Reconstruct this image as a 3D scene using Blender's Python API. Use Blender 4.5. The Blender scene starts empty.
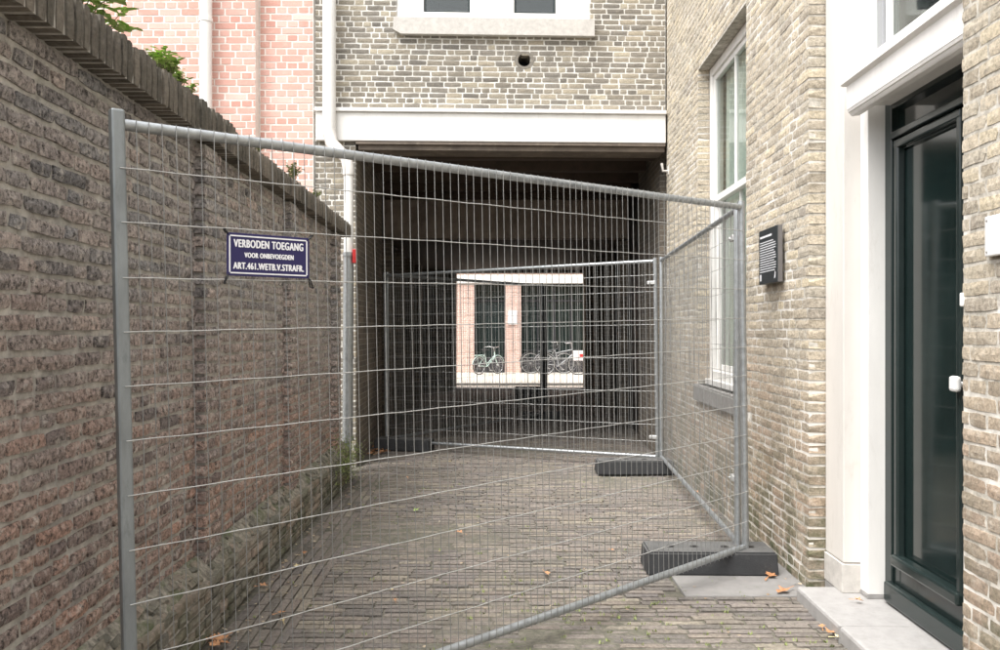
import bpy, bmesh, math, random
from mathutils import Matrix, Vector, Euler, noise

random.seed(11)
R = random.Random(5)
scene = bpy.context.scene
col = scene.collection
EYE = 1.43
F = 800.0          # focal length in photograph pixels (photograph 1000 x 650)
CX, HY = 500.0, 329.0

# ---------------------------------------------------------------- camera, sky, sun, exposure
cam_data = bpy.data.cameras.new('camera')
cam = bpy.data.objects.new('camera', cam_data)
col.objects.link(cam)
cam.location = (0, 0, EYE)
cam.rotation_euler = (math.radians(90), 0, 0)
cam_data.sensor_width = 36.0
cam_data.lens = 28.8
cam_data.shift_y = 0.004
cam_data.clip_start = 0.05
cam_data.clip_end = 500
scene.camera = cam

SUN_EL = math.radians(62)
SUN_AZ = math.radians(226)       # direction the light comes from, clockwise from +Y
world = bpy.data.worlds.new('World')
scene.world = world
world.use_nodes = True
wn = world.node_tree.nodes
wl = world.node_tree.links
for n in list(wn):
    wn.remove(n)
wo = wn.new('ShaderNodeOutputWorld')
bg = wn.new('ShaderNodeBackground')
sky = wn.new('ShaderNodeTexSky')
sky.sky_type = 'NISHITA'
sky.sun_disc = False
sky.sun_elevation = SUN_EL
sky.sun_rotation = SUN_AZ
sky.dust_density = 4.0
sky.air_density = 1.0
sky.ozone_density = 1.0
hsv = wn.new('ShaderNodeHueSaturation')     # an overcast sky is nearly grey
hsv.inputs['Saturation'].default_value = 0.12
wl.new(sky.outputs[0], hsv.inputs['Color'])
wl.new(hsv.outputs[0], bg.inputs[0])
bg.inputs[1].default_value = 0.15
wl.new(bg.outputs[0], wo.inputs[0])

sd = bpy.data.lights.new('sun', 'SUN')
sd.energy = 1.5
sd.angle = math.radians(50)
sd.color = (1.0, 0.97, 0.93)
sun = bpy.data.objects.new('sun', sd)
col.objects.link(sun)
sdir = Vector((math.sin(SUN_AZ) * math.cos(SUN_EL), math.cos(SUN_AZ) * math.cos(SUN_EL), math.sin(SUN_EL)))
sun.rotation_euler = sdir.to_track_quat('Z', 'Y').to_euler()
sun.location = sdir * 30

scene.view_settings.view_transform = 'Standard'
scene.view_settings.look = 'None'
scene.view_settings.gamma = 1.0
scene.view_settings.exposure = 1.5

# ---------------------------------------------------------------- helpers
def at(px, py, depth):
    return Vector(((px - CX) / F * depth, depth, EYE + (HY - py) / F * depth))

def proj(p):
    if p.y < 0.2:
        return None
    return (CX + F * p.x / p.y, HY - F * (p.z - EYE) / p.y)

def props(o, label=None, cat=None, group=None, kind=None):
    if label: o['label'] = label
    if cat: o['category'] = cat
    if group: o['group'] = group
    if kind: o['kind'] = kind
    return o

def link(name, me, parent=None):
    o = bpy.data.objects.new(name, me)
    col.objects.link(o)
    if parent is not None:
        o.parent = parent
    return o

def empty(name, loc=(0, 0, 0), rot=(0, 0, 0), **kw):
    o = bpy.data.objects.new(name, None)
    col.objects.link(o)
    o.location = loc
    o.rotation_euler = rot
    o.empty_display_size = 0.1
    props(o, **kw)
    return o

def rmat(o):
    return Matrix.Translation(o.location) @ o.rotation_euler.to_matrix().to_4x4()

class MB:
    """collects simple solids, links them as one mesh"""
    def __init__(s):
        s.v = []; s.f = []; s.smooth = []
    def add(s, vs, fs, smooth=False):
        b = len(s.v)
        s.v.extend([tuple(x) for x in vs])
        s.f.extend([tuple(i + b for i in f) for f in fs])
        s.smooth.extend([smooth] * len(fs))
        return s
    def box(s, x0, x1, y0, y1, z0, z1, M=None):
        vs = [Vector(p) for p in ((x0,y0,z0),(x1,y0,z0),(x1,y1,z0),(x0,y1,z0),(x0,y0,z1),(x1,y0,z1),(x1,y1,z1),(x0,y1,z1))]
        if M is not None: vs = [M @ p for p in vs]
        return s.add(vs, [(0,3,2,1),(4,5,6,7),(0,1,5,4),(1,2,6,5),(2,3,7,6),(3,0,4,7)])
    def bbox(s, x0, x1, y0, y1, z0, z1, b=0.004, M=None):
        """box with chamfered edges"""
        bm = bmesh.new()
        bmesh.ops.create_cube(bm, size=1)
        for v in bm.verts:
            v.co = Vector((x0 + (v.co.x + .5) * (x1 - x0), y0 + (v.co.y + .5) * (y1 - y0), z0 + (v.co.z + .5) * (z1 - z0)))
        bmesh.ops.bevel(bm, geom=bm.edges[:], offset=b, segments=2, affect='EDGES', profile=0.5)
        bm.verts.index_update()
        vs = [v.co.copy() for v in bm.verts]
        if M is not None: vs = [M @ p for p in vs]
        fs = [tuple(v.index for v in f.verts) for f in bm.faces]
        bm.free()
        return s.add(vs, fs)
    def tube(s, pts, r, n=8, caps=True, closed=False):
        pts = [Vector(p) for p in pts]
        rs = r if isinstance(r, (list, tuple)) else [r] * len(pts)
        rings = []
        m = len(pts)
        up = None
        for i, p in enumerate(pts):
            if closed:
                d = (pts[(i + 1) % m] - pts[i - 1])
            else:
                d = (pts[min(i + 1, m - 1)] - pts[max(i - 1, 0)])
            d.normalize()
            if up is None:
                a = Vector((0, 0, 1)) if abs(d.z) < .9 else Vector((1, 0, 0))
                x = d.cross(a).normalized()
            else:
                x = (up - d * up.dot(d)).normalized()
            up = x
            y = d.cross(x)
            rings.append([p + (x * math.cos(2 * math.pi * k / n) + y * math.sin(2 * math.pi * k / n)) * rs[i] for k in range(n)])
        vs = [q for ring in rings for q in ring]
        fs = []
        for i in range(m if closed else m - 1):
            j = (i + 1) % m
            for k in range(n):
                l = (k + 1) % n
                fs.append((i * n + k, i * n + l, j * n + l, j * n + k))
        s.add(vs, fs, True)
        if caps and not closed:
            s.add(rings[0], [tuple(range(n))[::-1]])
            s.add(rings[-1], [tuple(range(n))])
        return s
    def build(s, name, m, parent=None):
        me = bpy.data.meshes.new(name)
        me.from_pydata(s.v, [], s.f)
        me.polygons.foreach_set('use_smooth', s.smooth)
        me.materials.append(m)
        me.update()
        return link(name, me, parent)

# ---------------------------------------------------------------- materials
def new_mat(name):
    m = bpy.data.materials.new(name)
    m.use_nodes = True
    nt = m.node_tree
    b = nt.nodes['Principled BSDF']
    return m, nt, b

def N(nt, t, **kw):
    n = nt.nodes.new(t)
    for k, v in kw.items():
        if k.startswith('i_'):
            key = k[2:]
            n.inputs[int(key) if key.isdigit() else key.replace('_', ' ')].default_value = v
        else:
            setattr(n, k, v)
    return n

def ramp(nt, stops, interp='LINEAR'):
    n = nt.nodes.new('ShaderNodeValToRGB')
    cr = n.color_ramp
    cr.interpolation = interp
    while len(cr.elements) < len(stops):
        cr.elements.new(0.5)
    for e, (p, c) in zip(cr.elements, stops):
        e.position = p
        e.color = (c[0], c[1], c[2], 1) if not isinstance(c, float) else (c, c, c, 1)
    return n

def mixc(nt, fac, a, b, mode='MIX'):
    n = nt.nodes.new('ShaderNodeMix')
    n.data_type = 'RGBA'
    n.blend_type = mode
    for sock, v in ((n.inputs[0], fac), (n.inputs[6], a), (n.inputs[7], b)):
        if hasattr(v, 'links') or hasattr(v, 'is_linked'):
            nt.links.new(v, sock)
        elif isinstance(v, (tuple, list)):
            sock.default_value = (v[0], v[1], v[2], 1)
        else:
            sock.default_value = v
    return n.outputs[2]

def rnd_out(nt):
    oi = N(nt, 'ShaderNodeObjectInfo'); ge = N(nt, 'ShaderNodeNewGeometry')
    a = N(nt, 'ShaderNodeMath', operation='MULTIPLY', i_1=7.31); nt.links.new(oi.outputs['Random'], a.inputs[0])
    c = N(nt, 'ShaderNodeMath', operation='ADD'); nt.links.new(a.outputs[0], c.inputs[0]); nt.links.new(ge.outputs['Random Per Island'], c.inputs[1])
    f = N(nt, 'ShaderNodeMath', operation='FRACT'); nt.links.new(c.outputs[0], f.inputs[0])
    return f.outputs[0], ge.outputs['Position']

def noise_n(nt, pos, scale, detail=4, rough=.6, vec=None):
    n = N(nt, 'ShaderNodeTexNoise', i_Scale=scale, i_Detail=detail, i_Roughness=rough)
    if vec is not None:
        mp = N(nt, 'ShaderNodeMapping'); mp.inputs['Scale'].default_value = vec
        nt.links.new(pos, mp.inputs[0]); nt.links.new(mp.outputs[0], n.inputs['Vector'])
    else:
        nt.links.new(pos, n.inputs['Vector'])
    return n.outputs['Fac']

def bump_n(nt, b, heights, strength=.6, dist=.004):
    prev = None
    for h, s, d in heights:
        bn = N(nt, 'ShaderNodeBump', i_Strength=s, i_Distance=d)
        nt.links.new(h, bn.inputs['Height'])
        if prev is not None: nt.links.new(prev, bn.inputs['Normal'])
        prev = bn.outputs[0]
    nt.links.new(prev, b.inputs['Normal'])

def brick_mat(name, stops, spot=(.3, .28, .25), spot_amt=.5, dirt=(.05, .045, .04), dirt_amt=.5, low=None, moss=0.0, bump=.006, fine=70, rough=.92, moss_h=.5, contrast=(.62, 1.35), pits=0.0):
    m, nt, b = new_mat(name)
    L = nt.links
    r, pos = rnd_out(nt)
    cr = ramp(nt, stops); L.new(r, cr.inputs[0])
    c = cr.outputs[0]
    sep = N(nt, 'ShaderNodeSeparateXYZ'); L.new(pos, sep.inputs[0])
    if low is not None:                       # bricks of another firing in the lower courses
        cr2 = ramp(nt, low); L.new(r, cr2.inputs[0])
        nz = noise_n(nt, pos, .9, 3)
        ad = N(nt, 'ShaderNodeMath', operation='MULTIPLY_ADD', i_1=1.6); L.new(nz, ad.inputs[0]); L.new(sep.outputs['Z'], ad.inputs[2])
        mr = N(nt, 'ShaderNodeMapRange', i_1=1.5, i_2=2.4); L.new(ad.outputs[0], mr.inputs[0])
        c = mixc(nt, mr.outputs[0], cr2.outputs[0], c)
    n1 = noise_n(nt, pos, fine, 6, .7)
    rr = ramp(nt, [(.28, contrast[0]), (.72, contrast[1])]); L.new(n1, rr.inputs[0])
    c = mixc(nt, 1.0, c, rr.outputs[0], 'MULTIPLY')
    n2 = noise_n(nt, pos, 22, 8, .75)
    r2 = ramp(nt, [(.52, 0.0), (.66, 1.0)]); L.new(n2, r2.inputs[0])
    f2 = N(nt, 'ShaderNodeMath', operation='MULTIPLY', i_1=spot_amt); L.new(r2.outputs[0], f2.inputs[0])
    c = mixc(nt, f2.outputs[0], c, spot)
    npit = noise_n(nt, pos, 48, 9, .8)
    if pits > 0:                              # broken, pitted faces
        rp = ramp(nt, [(.40, .22), (.50, 1.0)]); L.new(npit, rp.inputs[0])
        c = mixc(nt, pits, c, mixc(nt, 1.0, c, rp.outputs[0], 'MULTIPLY'))
    n3 = noise_n(nt, pos, 1.7, 6, .65)
    r3 = ramp(nt, [(.45, 0.0), (.72, 1.0)]); L.new(n3, r3.inputs[0])
    f3 = N(nt, 'ShaderNodeMath', operation='MULTIPLY', i_1=dirt_amt); L.new(r3.outputs[0], f3.inputs[0])
    c = mixc(nt, f3.outputs[0], c, dirt)
    if moss > 0:
        mz = N(nt, 'ShaderNodeMapRange', i_1=moss_h, i_2=0.0); L.new(sep.outputs['Z'], mz.inputs[0])
        n4 = noise_n(nt, pos, 5, 6, .7)
        r4 = ramp(nt, [(.42, 0.0), (.6, 1.0)]); L.new(n4, r4.inputs[0])
        mm = N(nt, 'ShaderNodeMath', operation='MULTIPLY'); L.new(mz.outputs[0], mm.inputs[0]); L.new(r4.outputs[0], mm.inputs[1])
        m2 = N(nt, 'ShaderNodeMath', operation='MULTIPLY', i_1=moss); L.new(mm.outputs[0], m2.inputs[0])
        c = mixc(nt, m2.outputs[0], c, (.085, .095, .045))
    L.new(c, b.inputs['Base Color'])
    b.inputs['Roughness'].default_value = rough
    bump_n(nt, b, [(n2, .9, bump * 1.2), (npit, .9, bump * 1.1), (n1, .5, bump * .6)])
    return m

def mortar_mat(name, c0, c1, scale=14, bump=.004, moss=0.0, detail2=None):
    m, nt, b = new_mat(name)
    L = nt.links
    ge = N(nt, 'ShaderNodeNewGeometry'); pos = ge.outputs['Position']
    n1 = noise_n(nt, pos, scale, 8, .7)
    r = ramp(nt, [(.35, c0), (.65, c1)]); L.new(n1, r.inputs[0])
    c = r.outputs[0]
    if detail2 is not None:
        n5 = noise_n(nt, pos, 3.1, 5, .6)
        r5 = ramp(nt, [(.5, 0.0), (.62, 1.0)]); L.new(n5, r5.inputs[0])
        c = mixc(nt, r5.outputs[0], c, detail2)
    if moss > 0:
        n4 = noise_n(nt, pos, 6, 6, .7)
        r4 = ramp(nt, [(.5, 0.0), (.62, 1.0)]); L.new(n4, r4.inputs[0])
        f = N(nt, 'ShaderNodeMath', operation='MULTIPLY', i_1=moss); L.new(r4.outputs[0], f.inputs[0])
        c = mixc(nt, f.outputs[0], c, (.075, .1, .035))
    L.new(c, b.inputs['Base Color'])
    b.inputs['Roughness'].default_value = .95
    n2 = noise_n(nt, pos, 120, 4, .6)
    bump_n(nt, b, [(n1, .7, bump), (n2, .5, bump * .5)])
    return m

def plain_mat(name, c, rough=.5, metal=0.0, var=.12, scale=8, bump=0.0, bscale=60, spec=None, grime=None, streak=False):
    m, nt, b = new_mat(name)
    L = nt.links
    ge = N(nt, 'ShaderNodeNewGeometry'); pos = ge.outputs['Position']
    n1 = noise_n(nt, pos, scale, 6, .65, (1, 1, .25) if streak else None)
    r = ramp(nt, [(.3, 1.0 - var), (.7, 1.0 + var)]); L.new(n1, r.inputs[0])
    cc = mixc(nt, 1.0, c, r.outputs[0], 'MULTIPLY')
    if grime:
        n3 = noise_n(nt, pos, scale * 2.2, 8, .75, (1, 1, .3) if streak else None)
        r3 = ramp(nt, [(.55, 0.0), (.72, 1.0)]); L.new(n3, r3.inputs[0])
        f = N(nt, 'ShaderNodeMath', operation='MULTIPLY', i_1=grime[1]); L.new(r3.outputs[0], f.inputs[0])
        cc = mixc(nt, f.outputs[0], cc, grime[0])
    L.new(cc, b.inputs['Base Color'])
    rr = N(nt, 'ShaderNodeMapRange', i_3=max(.03, rough - .08), i_4=min(1, rough + .1)); L.new(n1, rr.inputs[0])
    L.new(rr.outputs[0], b.inputs['Roughness'])
    b.inputs['Metallic'].default_value = metal
    if spec is not None: b.inputs['Specular IOR Level'].default_value = spec
    if bump > 0:
        n2 = noise_n(nt, pos, bscale, 4, .6)
        bump_n(nt, b, [(n2, .6, bump)])
    return m

def pane_mat(name, tint=(.9, .95, .93), alpha=.75, rough=.02):
    """clear window pane: mostly see-through with a real reflection"""
    m, nt, b = new_mat(name)
    L = nt.links
    nt.nodes.remove(b)
    out = nt.nodes['Material Output']
    tr = N(nt, 'ShaderNodeBsdfTransparent'); tr.inputs[0].default_value = (*tint, 1)
    gl = N(nt, 'ShaderNodeBsdfGlossy'); gl.inputs['Roughness'].default_value = rough
    ge = N(nt, 'ShaderNodeNewGeometry')
    nz = noise_n(nt, ge.outputs['Position'], 3.5, 2, .5)
    bn = N(nt, 'ShaderNodeBump', i_Strength=.12, i_Distance=.01); L.new(nz, bn.inputs['Height']); L.new(bn.outputs[0], gl.inputs['Normal'])
    fr = N(nt, 'ShaderNodeFresnel', i_IOR=1.6)
    mx = N(nt, 'ShaderNodeMixShader')
    ma = N(nt, 'ShaderNodeMath', operation='MULTIPLY_ADD', i_1=.8, i_2=.02); L.new(fr.outputs[0], ma.inputs[0])
    L.new(ma.outputs[0], mx.inputs[0]); L.new(tr.outputs[0], mx.inputs[1]); L.new(gl.outputs[0], mx.inputs[2])
    L.new(mx.outputs[0], out.inputs[0])
    return m

def brick_tex_mat(name, c1, c2, mortar, bw=.21, rh=.06, ms=.006, swap=False, rough=.9, dirt=.4, dirtc=(.03, .03, .03)):
    """distant brickwork: joints too small to build singly"""
    m, nt, b = new_mat(name)
    L = nt.links
    ge = N(nt, 'ShaderNodeNewGeometry'); pos = ge.outputs['Position']
    sp = N(nt, 'ShaderNodeSeparateXYZ'); L.new(pos, sp.inputs[0])
    cb = N(nt, 'ShaderNodeCombineXYZ')
    ad = N(nt, 'ShaderNodeMath', operation='ADD'); L.new(sp.outputs[0], ad.inputs[0]); L.new(sp.outputs[1], ad.inputs[1])
    L.new(ad.outputs[0], cb.inputs[0]); L.new(sp.outputs[2], cb.inputs[1])
    bt = N(nt, 'ShaderNodeTexBrick', i_Scale=1.0)
    bt.inputs['Color1'].default_value = (*c1, 1); bt.inputs['Color2'].default_value = (*c2, 1); bt.inputs['Mortar'].default_value = (*mortar, 1)
    bt.inputs['Mortar Size'].default_value = ms; bt.inputs['Brick Width'].default_value = bw; bt.inputs['Row Height'].default_value = rh
    bt.inputs['Mortar Smooth'].default_value = .3
    L.new(cb.outputs[0], bt.inputs['Vector'])
    n1 = noise_n(nt, pos, 25, 6, .7)
    r = ramp(nt, [(.3, .65), (.7, 1.3)]); L.new(n1, r.inputs[0])
    c = mixc(nt, 1.0, bt.outputs['Color'], r.outputs[0], 'MULTIPLY')
    n3 = noise_n(nt, pos, 1.3, 5, .6)
    r3 = ramp(nt, [(.45, 0.0), (.7, 1.0)]); L.new(n3, r3.inputs[0])
    f = N(nt, 'ShaderNodeMath', operation='MULTIPLY', i_1=dirt); L.new(r3.outputs[0], f.inputs[0])
    c = mixc(nt, f.outputs[0], c, dirtc)
    L.new(c, b.inputs['Base Color'])
    b.inputs['Roughness'].default_value = rough
    inv = N(nt, 'ShaderNodeMath', operation='SUBTRACT', i_0=1.0); L.new(bt.outputs['Fac'], inv.inputs[1])
    bump_n(nt, b, [(inv.outputs[0], .7, .006), (n1, .6, .004)])
    return m

M = {}
M['old_brick'] = brick_mat('old_brick', [(0, (.22, .21, .21)), (.2, (.42, .365, .34)), (.42, (.48, .425, .395)), (.6, (.32, .31, .31)), (.8, (.56, .46, .41)), (1, (.26, .25, .25))],
    spot=(.80, .73, .66), spot_amt=.8, dirt=(.20, .185, .175), dirt_amt=.25, moss=.6, bump=.010, fine=60, contrast=(.36, 1.75), pits=1.0,
    low=[(0, (.24, .19, .175)), (.25, (.42, .29, .24)), (.5, (.48, .33, .265)), (.75, (.35, .285, .26)), (1, (.56, .35, .27))])
M['old_mortar'] = mortar_mat('old_mortar', (.31, .29, .265), (.58, .55, .50), 18, moss=.15, bump=.007)
M['ledge_mortar'] = mortar_mat('ledge_mortar', (.11, .10, .08), (.42, .385, .32), 26, moss=.7, bump=.012)
M['plinth_brick'] = brick_mat('plinth_brick', [(0, (.17, .16, .135)), (.5, (.29, .265, .22)), (1, (.40, .31, .25))], spot=(.48, .45, .37), spot_amt=.5, dirt=(.07, .078, .05), dirt_amt=.5, moss=.9, moss_h=.6, bump=.007)
M['cap_brick'] = brick_mat('cap_brick', [(0, (.095, .085, .07)), (.5, (.155, .135, .11)), (1, (.22, .19, .155))], spot=(.30, .27, .23), spot_amt=.35, dirt=(.06, .06, .045), dirt_amt=.5, bump=.004)
M['yellow_brick'] = brick_mat('yellow_brick', [(0, (.36, .31, .235)), (.22, (.50, .43, .33)), (.45, (.58, .50, .38)), (.62, (.44, .395, .32)), (.8, (.62, .53, .38)), (1, (.34, .30, .25))],
    spot=(.72, .66, .56), spot_amt=.45, dirt=(.33, .30, .25), dirt_amt=.4, moss=1.0, moss_h=1.1, bump=.007, fine=60, contrast=(.6, 1.3), pits=.45,
    low=[(0, (.31, .245, .18)), (.3, (.44, .36, .27)), (.55, (.50, .37, .27)), (.8, (.38, .29, .22)), (1, (.50, .42, .32))])
M['yellow_mortar'] = mortar_mat('yellow_mortar', (.26, .24, .20), (.60, .56, .49), 24, detail2=(.70, .67, .62), bump=.006)
M['facade_brick'] = brick_mat('facade_brick', [(0, (.14, .128, .112)), (.25, (.29, .255, .20)), (.42, (.18, .165, .143)), (.6, (.235, .212, .18)), (.72, (.37, .32, .24)), (.85, (.20, .182, .158)), (1, (.42, .37, .28))],
    spot=(.42, .37, .28), spot_amt=.3, dirt=(.12, .105, .085), dirt_amt=.4, bump=.003)
M['facade_mortar'] = mortar_mat('facade_mortar', (.52, .50, .455), (.80, .78, .73), 9)
M['pink_brick'] = brick_mat('pink_brick', [(0, (.52, .27, .22)), (.3, (.61, .355, .30)), (.6, (.66, .42, .36)), (.8, (.55, .30, .245)), (1, (.70, .50, .44))],
    spot=(.74, .52, .44), spot_amt=.35, dirt=(.6, .35, .27), dirt_amt=.3, bump=.001, contrast=(.85, 1.12))
M['pink_mortar'] = mortar_mat('pink_mortar', (.70, .64, .58), (.84, .79, .74), 9)
M['paver'] = brick_mat('paver', [(0, (.12, .108, .098)), (.2, (.175, .155, .133)), (.4, (.215, .185, .162)), (.6, (.15, .134, .126)), (.75, (.19, .158, .135)), (.9, (.26, .23, .182)), (1, (.165, .14, .12))],
    spot=(.27, .245, .20), spot_amt=.45, dirt=(.12, .11, .085), dirt_amt=.5, bump=.005, fine=50, contrast=(.5, 1.45))
M['joint_soil'] = mortar_mat('joint_soil', (.075, .07, .055), (.165, .152, .12), 30, moss=.2)
M['street'] = mortar_mat('street', (.50, .45, .38), (.62, .57, .5), 6)
M['galv'] = plain_mat('galvanised_steel', (.40, .42, .43), .42, .75, .2, 30, bump=.0006, bscale=250, grime=((.30, .31, .31), .5))
M['galv_post'] = plain_mat('galvanised_post', (.27, .29, .295), .5, .6, .2, 16, bump=.0005, grime=((.16, .175, .175), .6), streak=True)
M['wire'] = plain_mat('galvanised_wire', (.50, .50, .485), .45, .55, .2, 30)
M['wire_v'] = plain_mat('dull_wire', (.28, .28, .27), .5, .45, .2, 30)
M['block'] = plain_mat('black_rubber_block', (.032, .033, .035), .75, 0, .25, 12, bump=.003, bscale=120, grime=((.085, .083, .08), .6))
M['white_paint'] = plain_mat('white_paint', (.76, .745, .715), .45, 0, .07, 5, bump=.001, bscale=25, grime=((.52, .49, .44), .4), streak=True)
M['cream_paint'] = plain_mat('cream_paint', (.64, .61, .57), .5, 0, .07, 4, bump=.001, bscale=25, grime=((.42, .39, .34), .45), streak=True)
M['stone'] = plain_mat('pale_stone', (.50, .475, .44), .8, 0, .15, 20, bump=.002, bscale=90, grime=((.3, .28, .25), .5))
M['bluestone'] = plain_mat('blue_stone', (.27, .26, .25), .8, 0, .18, 14, bump=.002, bscale=80, grime=((.16, .155, .145), .5))
M['step_stone'] = plain_mat('step_stone', (.31, .30, .29), .75, 0, .12, 14, bump=.002, bscale=140, grime=((.23, .215, .195), .6))
M['slab'] = plain_mat('grey_slab', (.21, .202, .193), .85, 0, .15, 10, bump=.002, bscale=120, grime=((.22, .2, .17), .5))
M['green_paint'] = plain_mat('dark_green_paint', (.017, .026, .025), .16, 0, .15, 3, bump=.0006, bscale=12, grime=((.04, .05, .045), .3))
M['sign_blue'] = plain_mat('sign_blue', (.016, .013, .085), .35, 0, .05, 10)
M['sign_white'] = plain_mat('sign_white', (.82, .82, .84), .4, 0, .03, 10)
M['black_plastic'] = plain_mat('black_plastic', (.012, .012, .013), .45, 0, .1, 30)
M['board_black'] = plain_mat('board_black', (.028, .033, .036), .35, 0, .1, 20)
M['board_edge'] = plain_mat('board_edge', (.16, .15, .145), .5, .3, .1, 20)
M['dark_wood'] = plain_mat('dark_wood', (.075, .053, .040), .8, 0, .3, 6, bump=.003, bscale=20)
M['beam_board'] = plain_mat('beam_board', (.16, .13, .105), .8, 0, .3, 5, bump=.002, bscale=30, grime=((.42, .36, .3), .5))
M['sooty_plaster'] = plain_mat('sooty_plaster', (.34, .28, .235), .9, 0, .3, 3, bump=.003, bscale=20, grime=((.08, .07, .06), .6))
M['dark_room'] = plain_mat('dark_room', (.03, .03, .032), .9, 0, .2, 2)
M['gloom_and_post_black'] = plain_mat('passage_gloom_and_post_black', (.018, .017, .0165), .5, 0, .3, 4)  # passage gloom put into the wall colour; also the black of the barrier post
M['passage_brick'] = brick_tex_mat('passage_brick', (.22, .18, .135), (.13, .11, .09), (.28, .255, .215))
M['opposite_brick'] = brick_tex_mat('opposite_brick', (.60, .38, .31), (.70, .48, .41), (.78, .72, .67), dirt=.15, dirtc=(.4, .25, .2))
M['roof'] = plain_mat('roof', (.12, .08, .07), .85, 0, .2, 3)
M['pane'] = pane_mat('window_pane')
M['door_pane'] = plain_mat('dark_door_glass', (.010, .019, .018), .045, 0, .25, 2.5, spec=.7)
M['curtain'] = plain_mat('pale_green_curtain', (.80, .86, .78), .85, 0, .12, 5, streak=True)
M['knob'] = plain_mat('white_enamel', (.78, .78, .76), .3, 0, .04, 30)
M['red'] = plain_mat('red_plastic', (.55, .03, .03), .5, 0, .1, 30)
M['tyre'] = plain_mat('tyre_rubber', (.02, .02, .02), .8, 0, .1, 30)
M['chrome'] = plain_mat('bicycle_rim', (.55, .55, .55), .3, .8, .1, 30)
M['bike_mint'] = plain_mat('mint_enamel', (.62, .80, .74), .3, 0, .05, 30)
M['bike_black'] = plain_mat('black_enamel', (.03, .03, .035), .3, 0, .05, 30)
M['bike_grey'] = plain_mat('grey_enamel', (.30, .31, .32), .3, .2, .05, 30)
M['crate'] = plain_mat('white_crate', (.8, .74, .73), .5, 0, .05, 30)

def dusty(m, dust, amt):
    nt = m.node_tree; b = nt.nodes['Principled BSDF']; L = nt.links
    src = b.inputs['Base Color'].links[0].from_socket
    ge = N(nt, 'ShaderNodeNewGeometry'); sp = N(nt, 'ShaderNodeSeparateXYZ'); L.new(ge.outputs['True Normal'], sp.inputs[0])
    nz = noise_n(nt, ge.outputs['Position'], 9, 6, .7)
    r = ramp(nt, [(.3, .35), (.65, 1.0)]); L.new(nz, r.inputs[0])
    mr = N(nt, 'ShaderNodeMapRange', i_1=.6, i_2=.95); L.new(sp.outputs[2], mr.inputs[0])
    a = N(nt, 'ShaderNodeMath', operation='MULTIPLY'); L.new(mr.outputs[0], a.inputs[0]); L.new(r.outputs[0], a.inputs[1])
    c = N(nt, 'ShaderNodeMath', operation='MULTIPLY', i_1=amt); L.new(a.outputs[0], c.inputs[0])
    L.new(mixc(nt, c.outputs[0], src, dust), b.inputs['Base Color'])
dusty(M['block'], (.14, .138, .132), .85)

def leaf_mat(name, a, b_, trans=.25):
    m, nt, b = new_mat(name)
    L = nt.links
    r, pos = rnd_out(nt)
    cr = ramp(nt, [(0, a), (1, b_)]); L.new(r, cr.inputs[0])
    n1 = noise_n(nt, pos, 60, 4, .6)
    rr = ramp(nt, [(.3, .7), (.7, 1.25)]); L.new(n1, rr.inputs[0])
    c = mixc(nt, 1.0, cr.outputs[0], rr.outputs[0], 'MULTIPLY')
    L.new(c, b.inputs['Base Color'])
    b.inputs['Roughness'].default_value = .55
    b.inputs['Subsurface Weight'].default_value = 0.0
    return m
M['leaf_green'] = leaf_mat('leaf_green', (.22, .36, .07), (.46, .60, .18))
M['leaf_moss'] = leaf_mat('leaf_moss', (.14, .17, .05), (.30, .36, .12))
M['leaf_dead'] = leaf_mat('leaf_dead', (.36, .15, .065), (.52, .27, .13))
M['leaf_pale'] = leaf_mat('leaf_pale', (.52, .42, .22), (.62, .52, .30))
M['leaf_litter'] = leaf_mat('leaf_litter', (.18, .11, .06), (.50, .42, .30))
M['leaf_lime'] = leaf_mat('leaf_lime', (.30, .45, .10), (.40, .55, .15))
M['stem'] = plain_mat('stem', (.12, .13, .05), .7)

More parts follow.
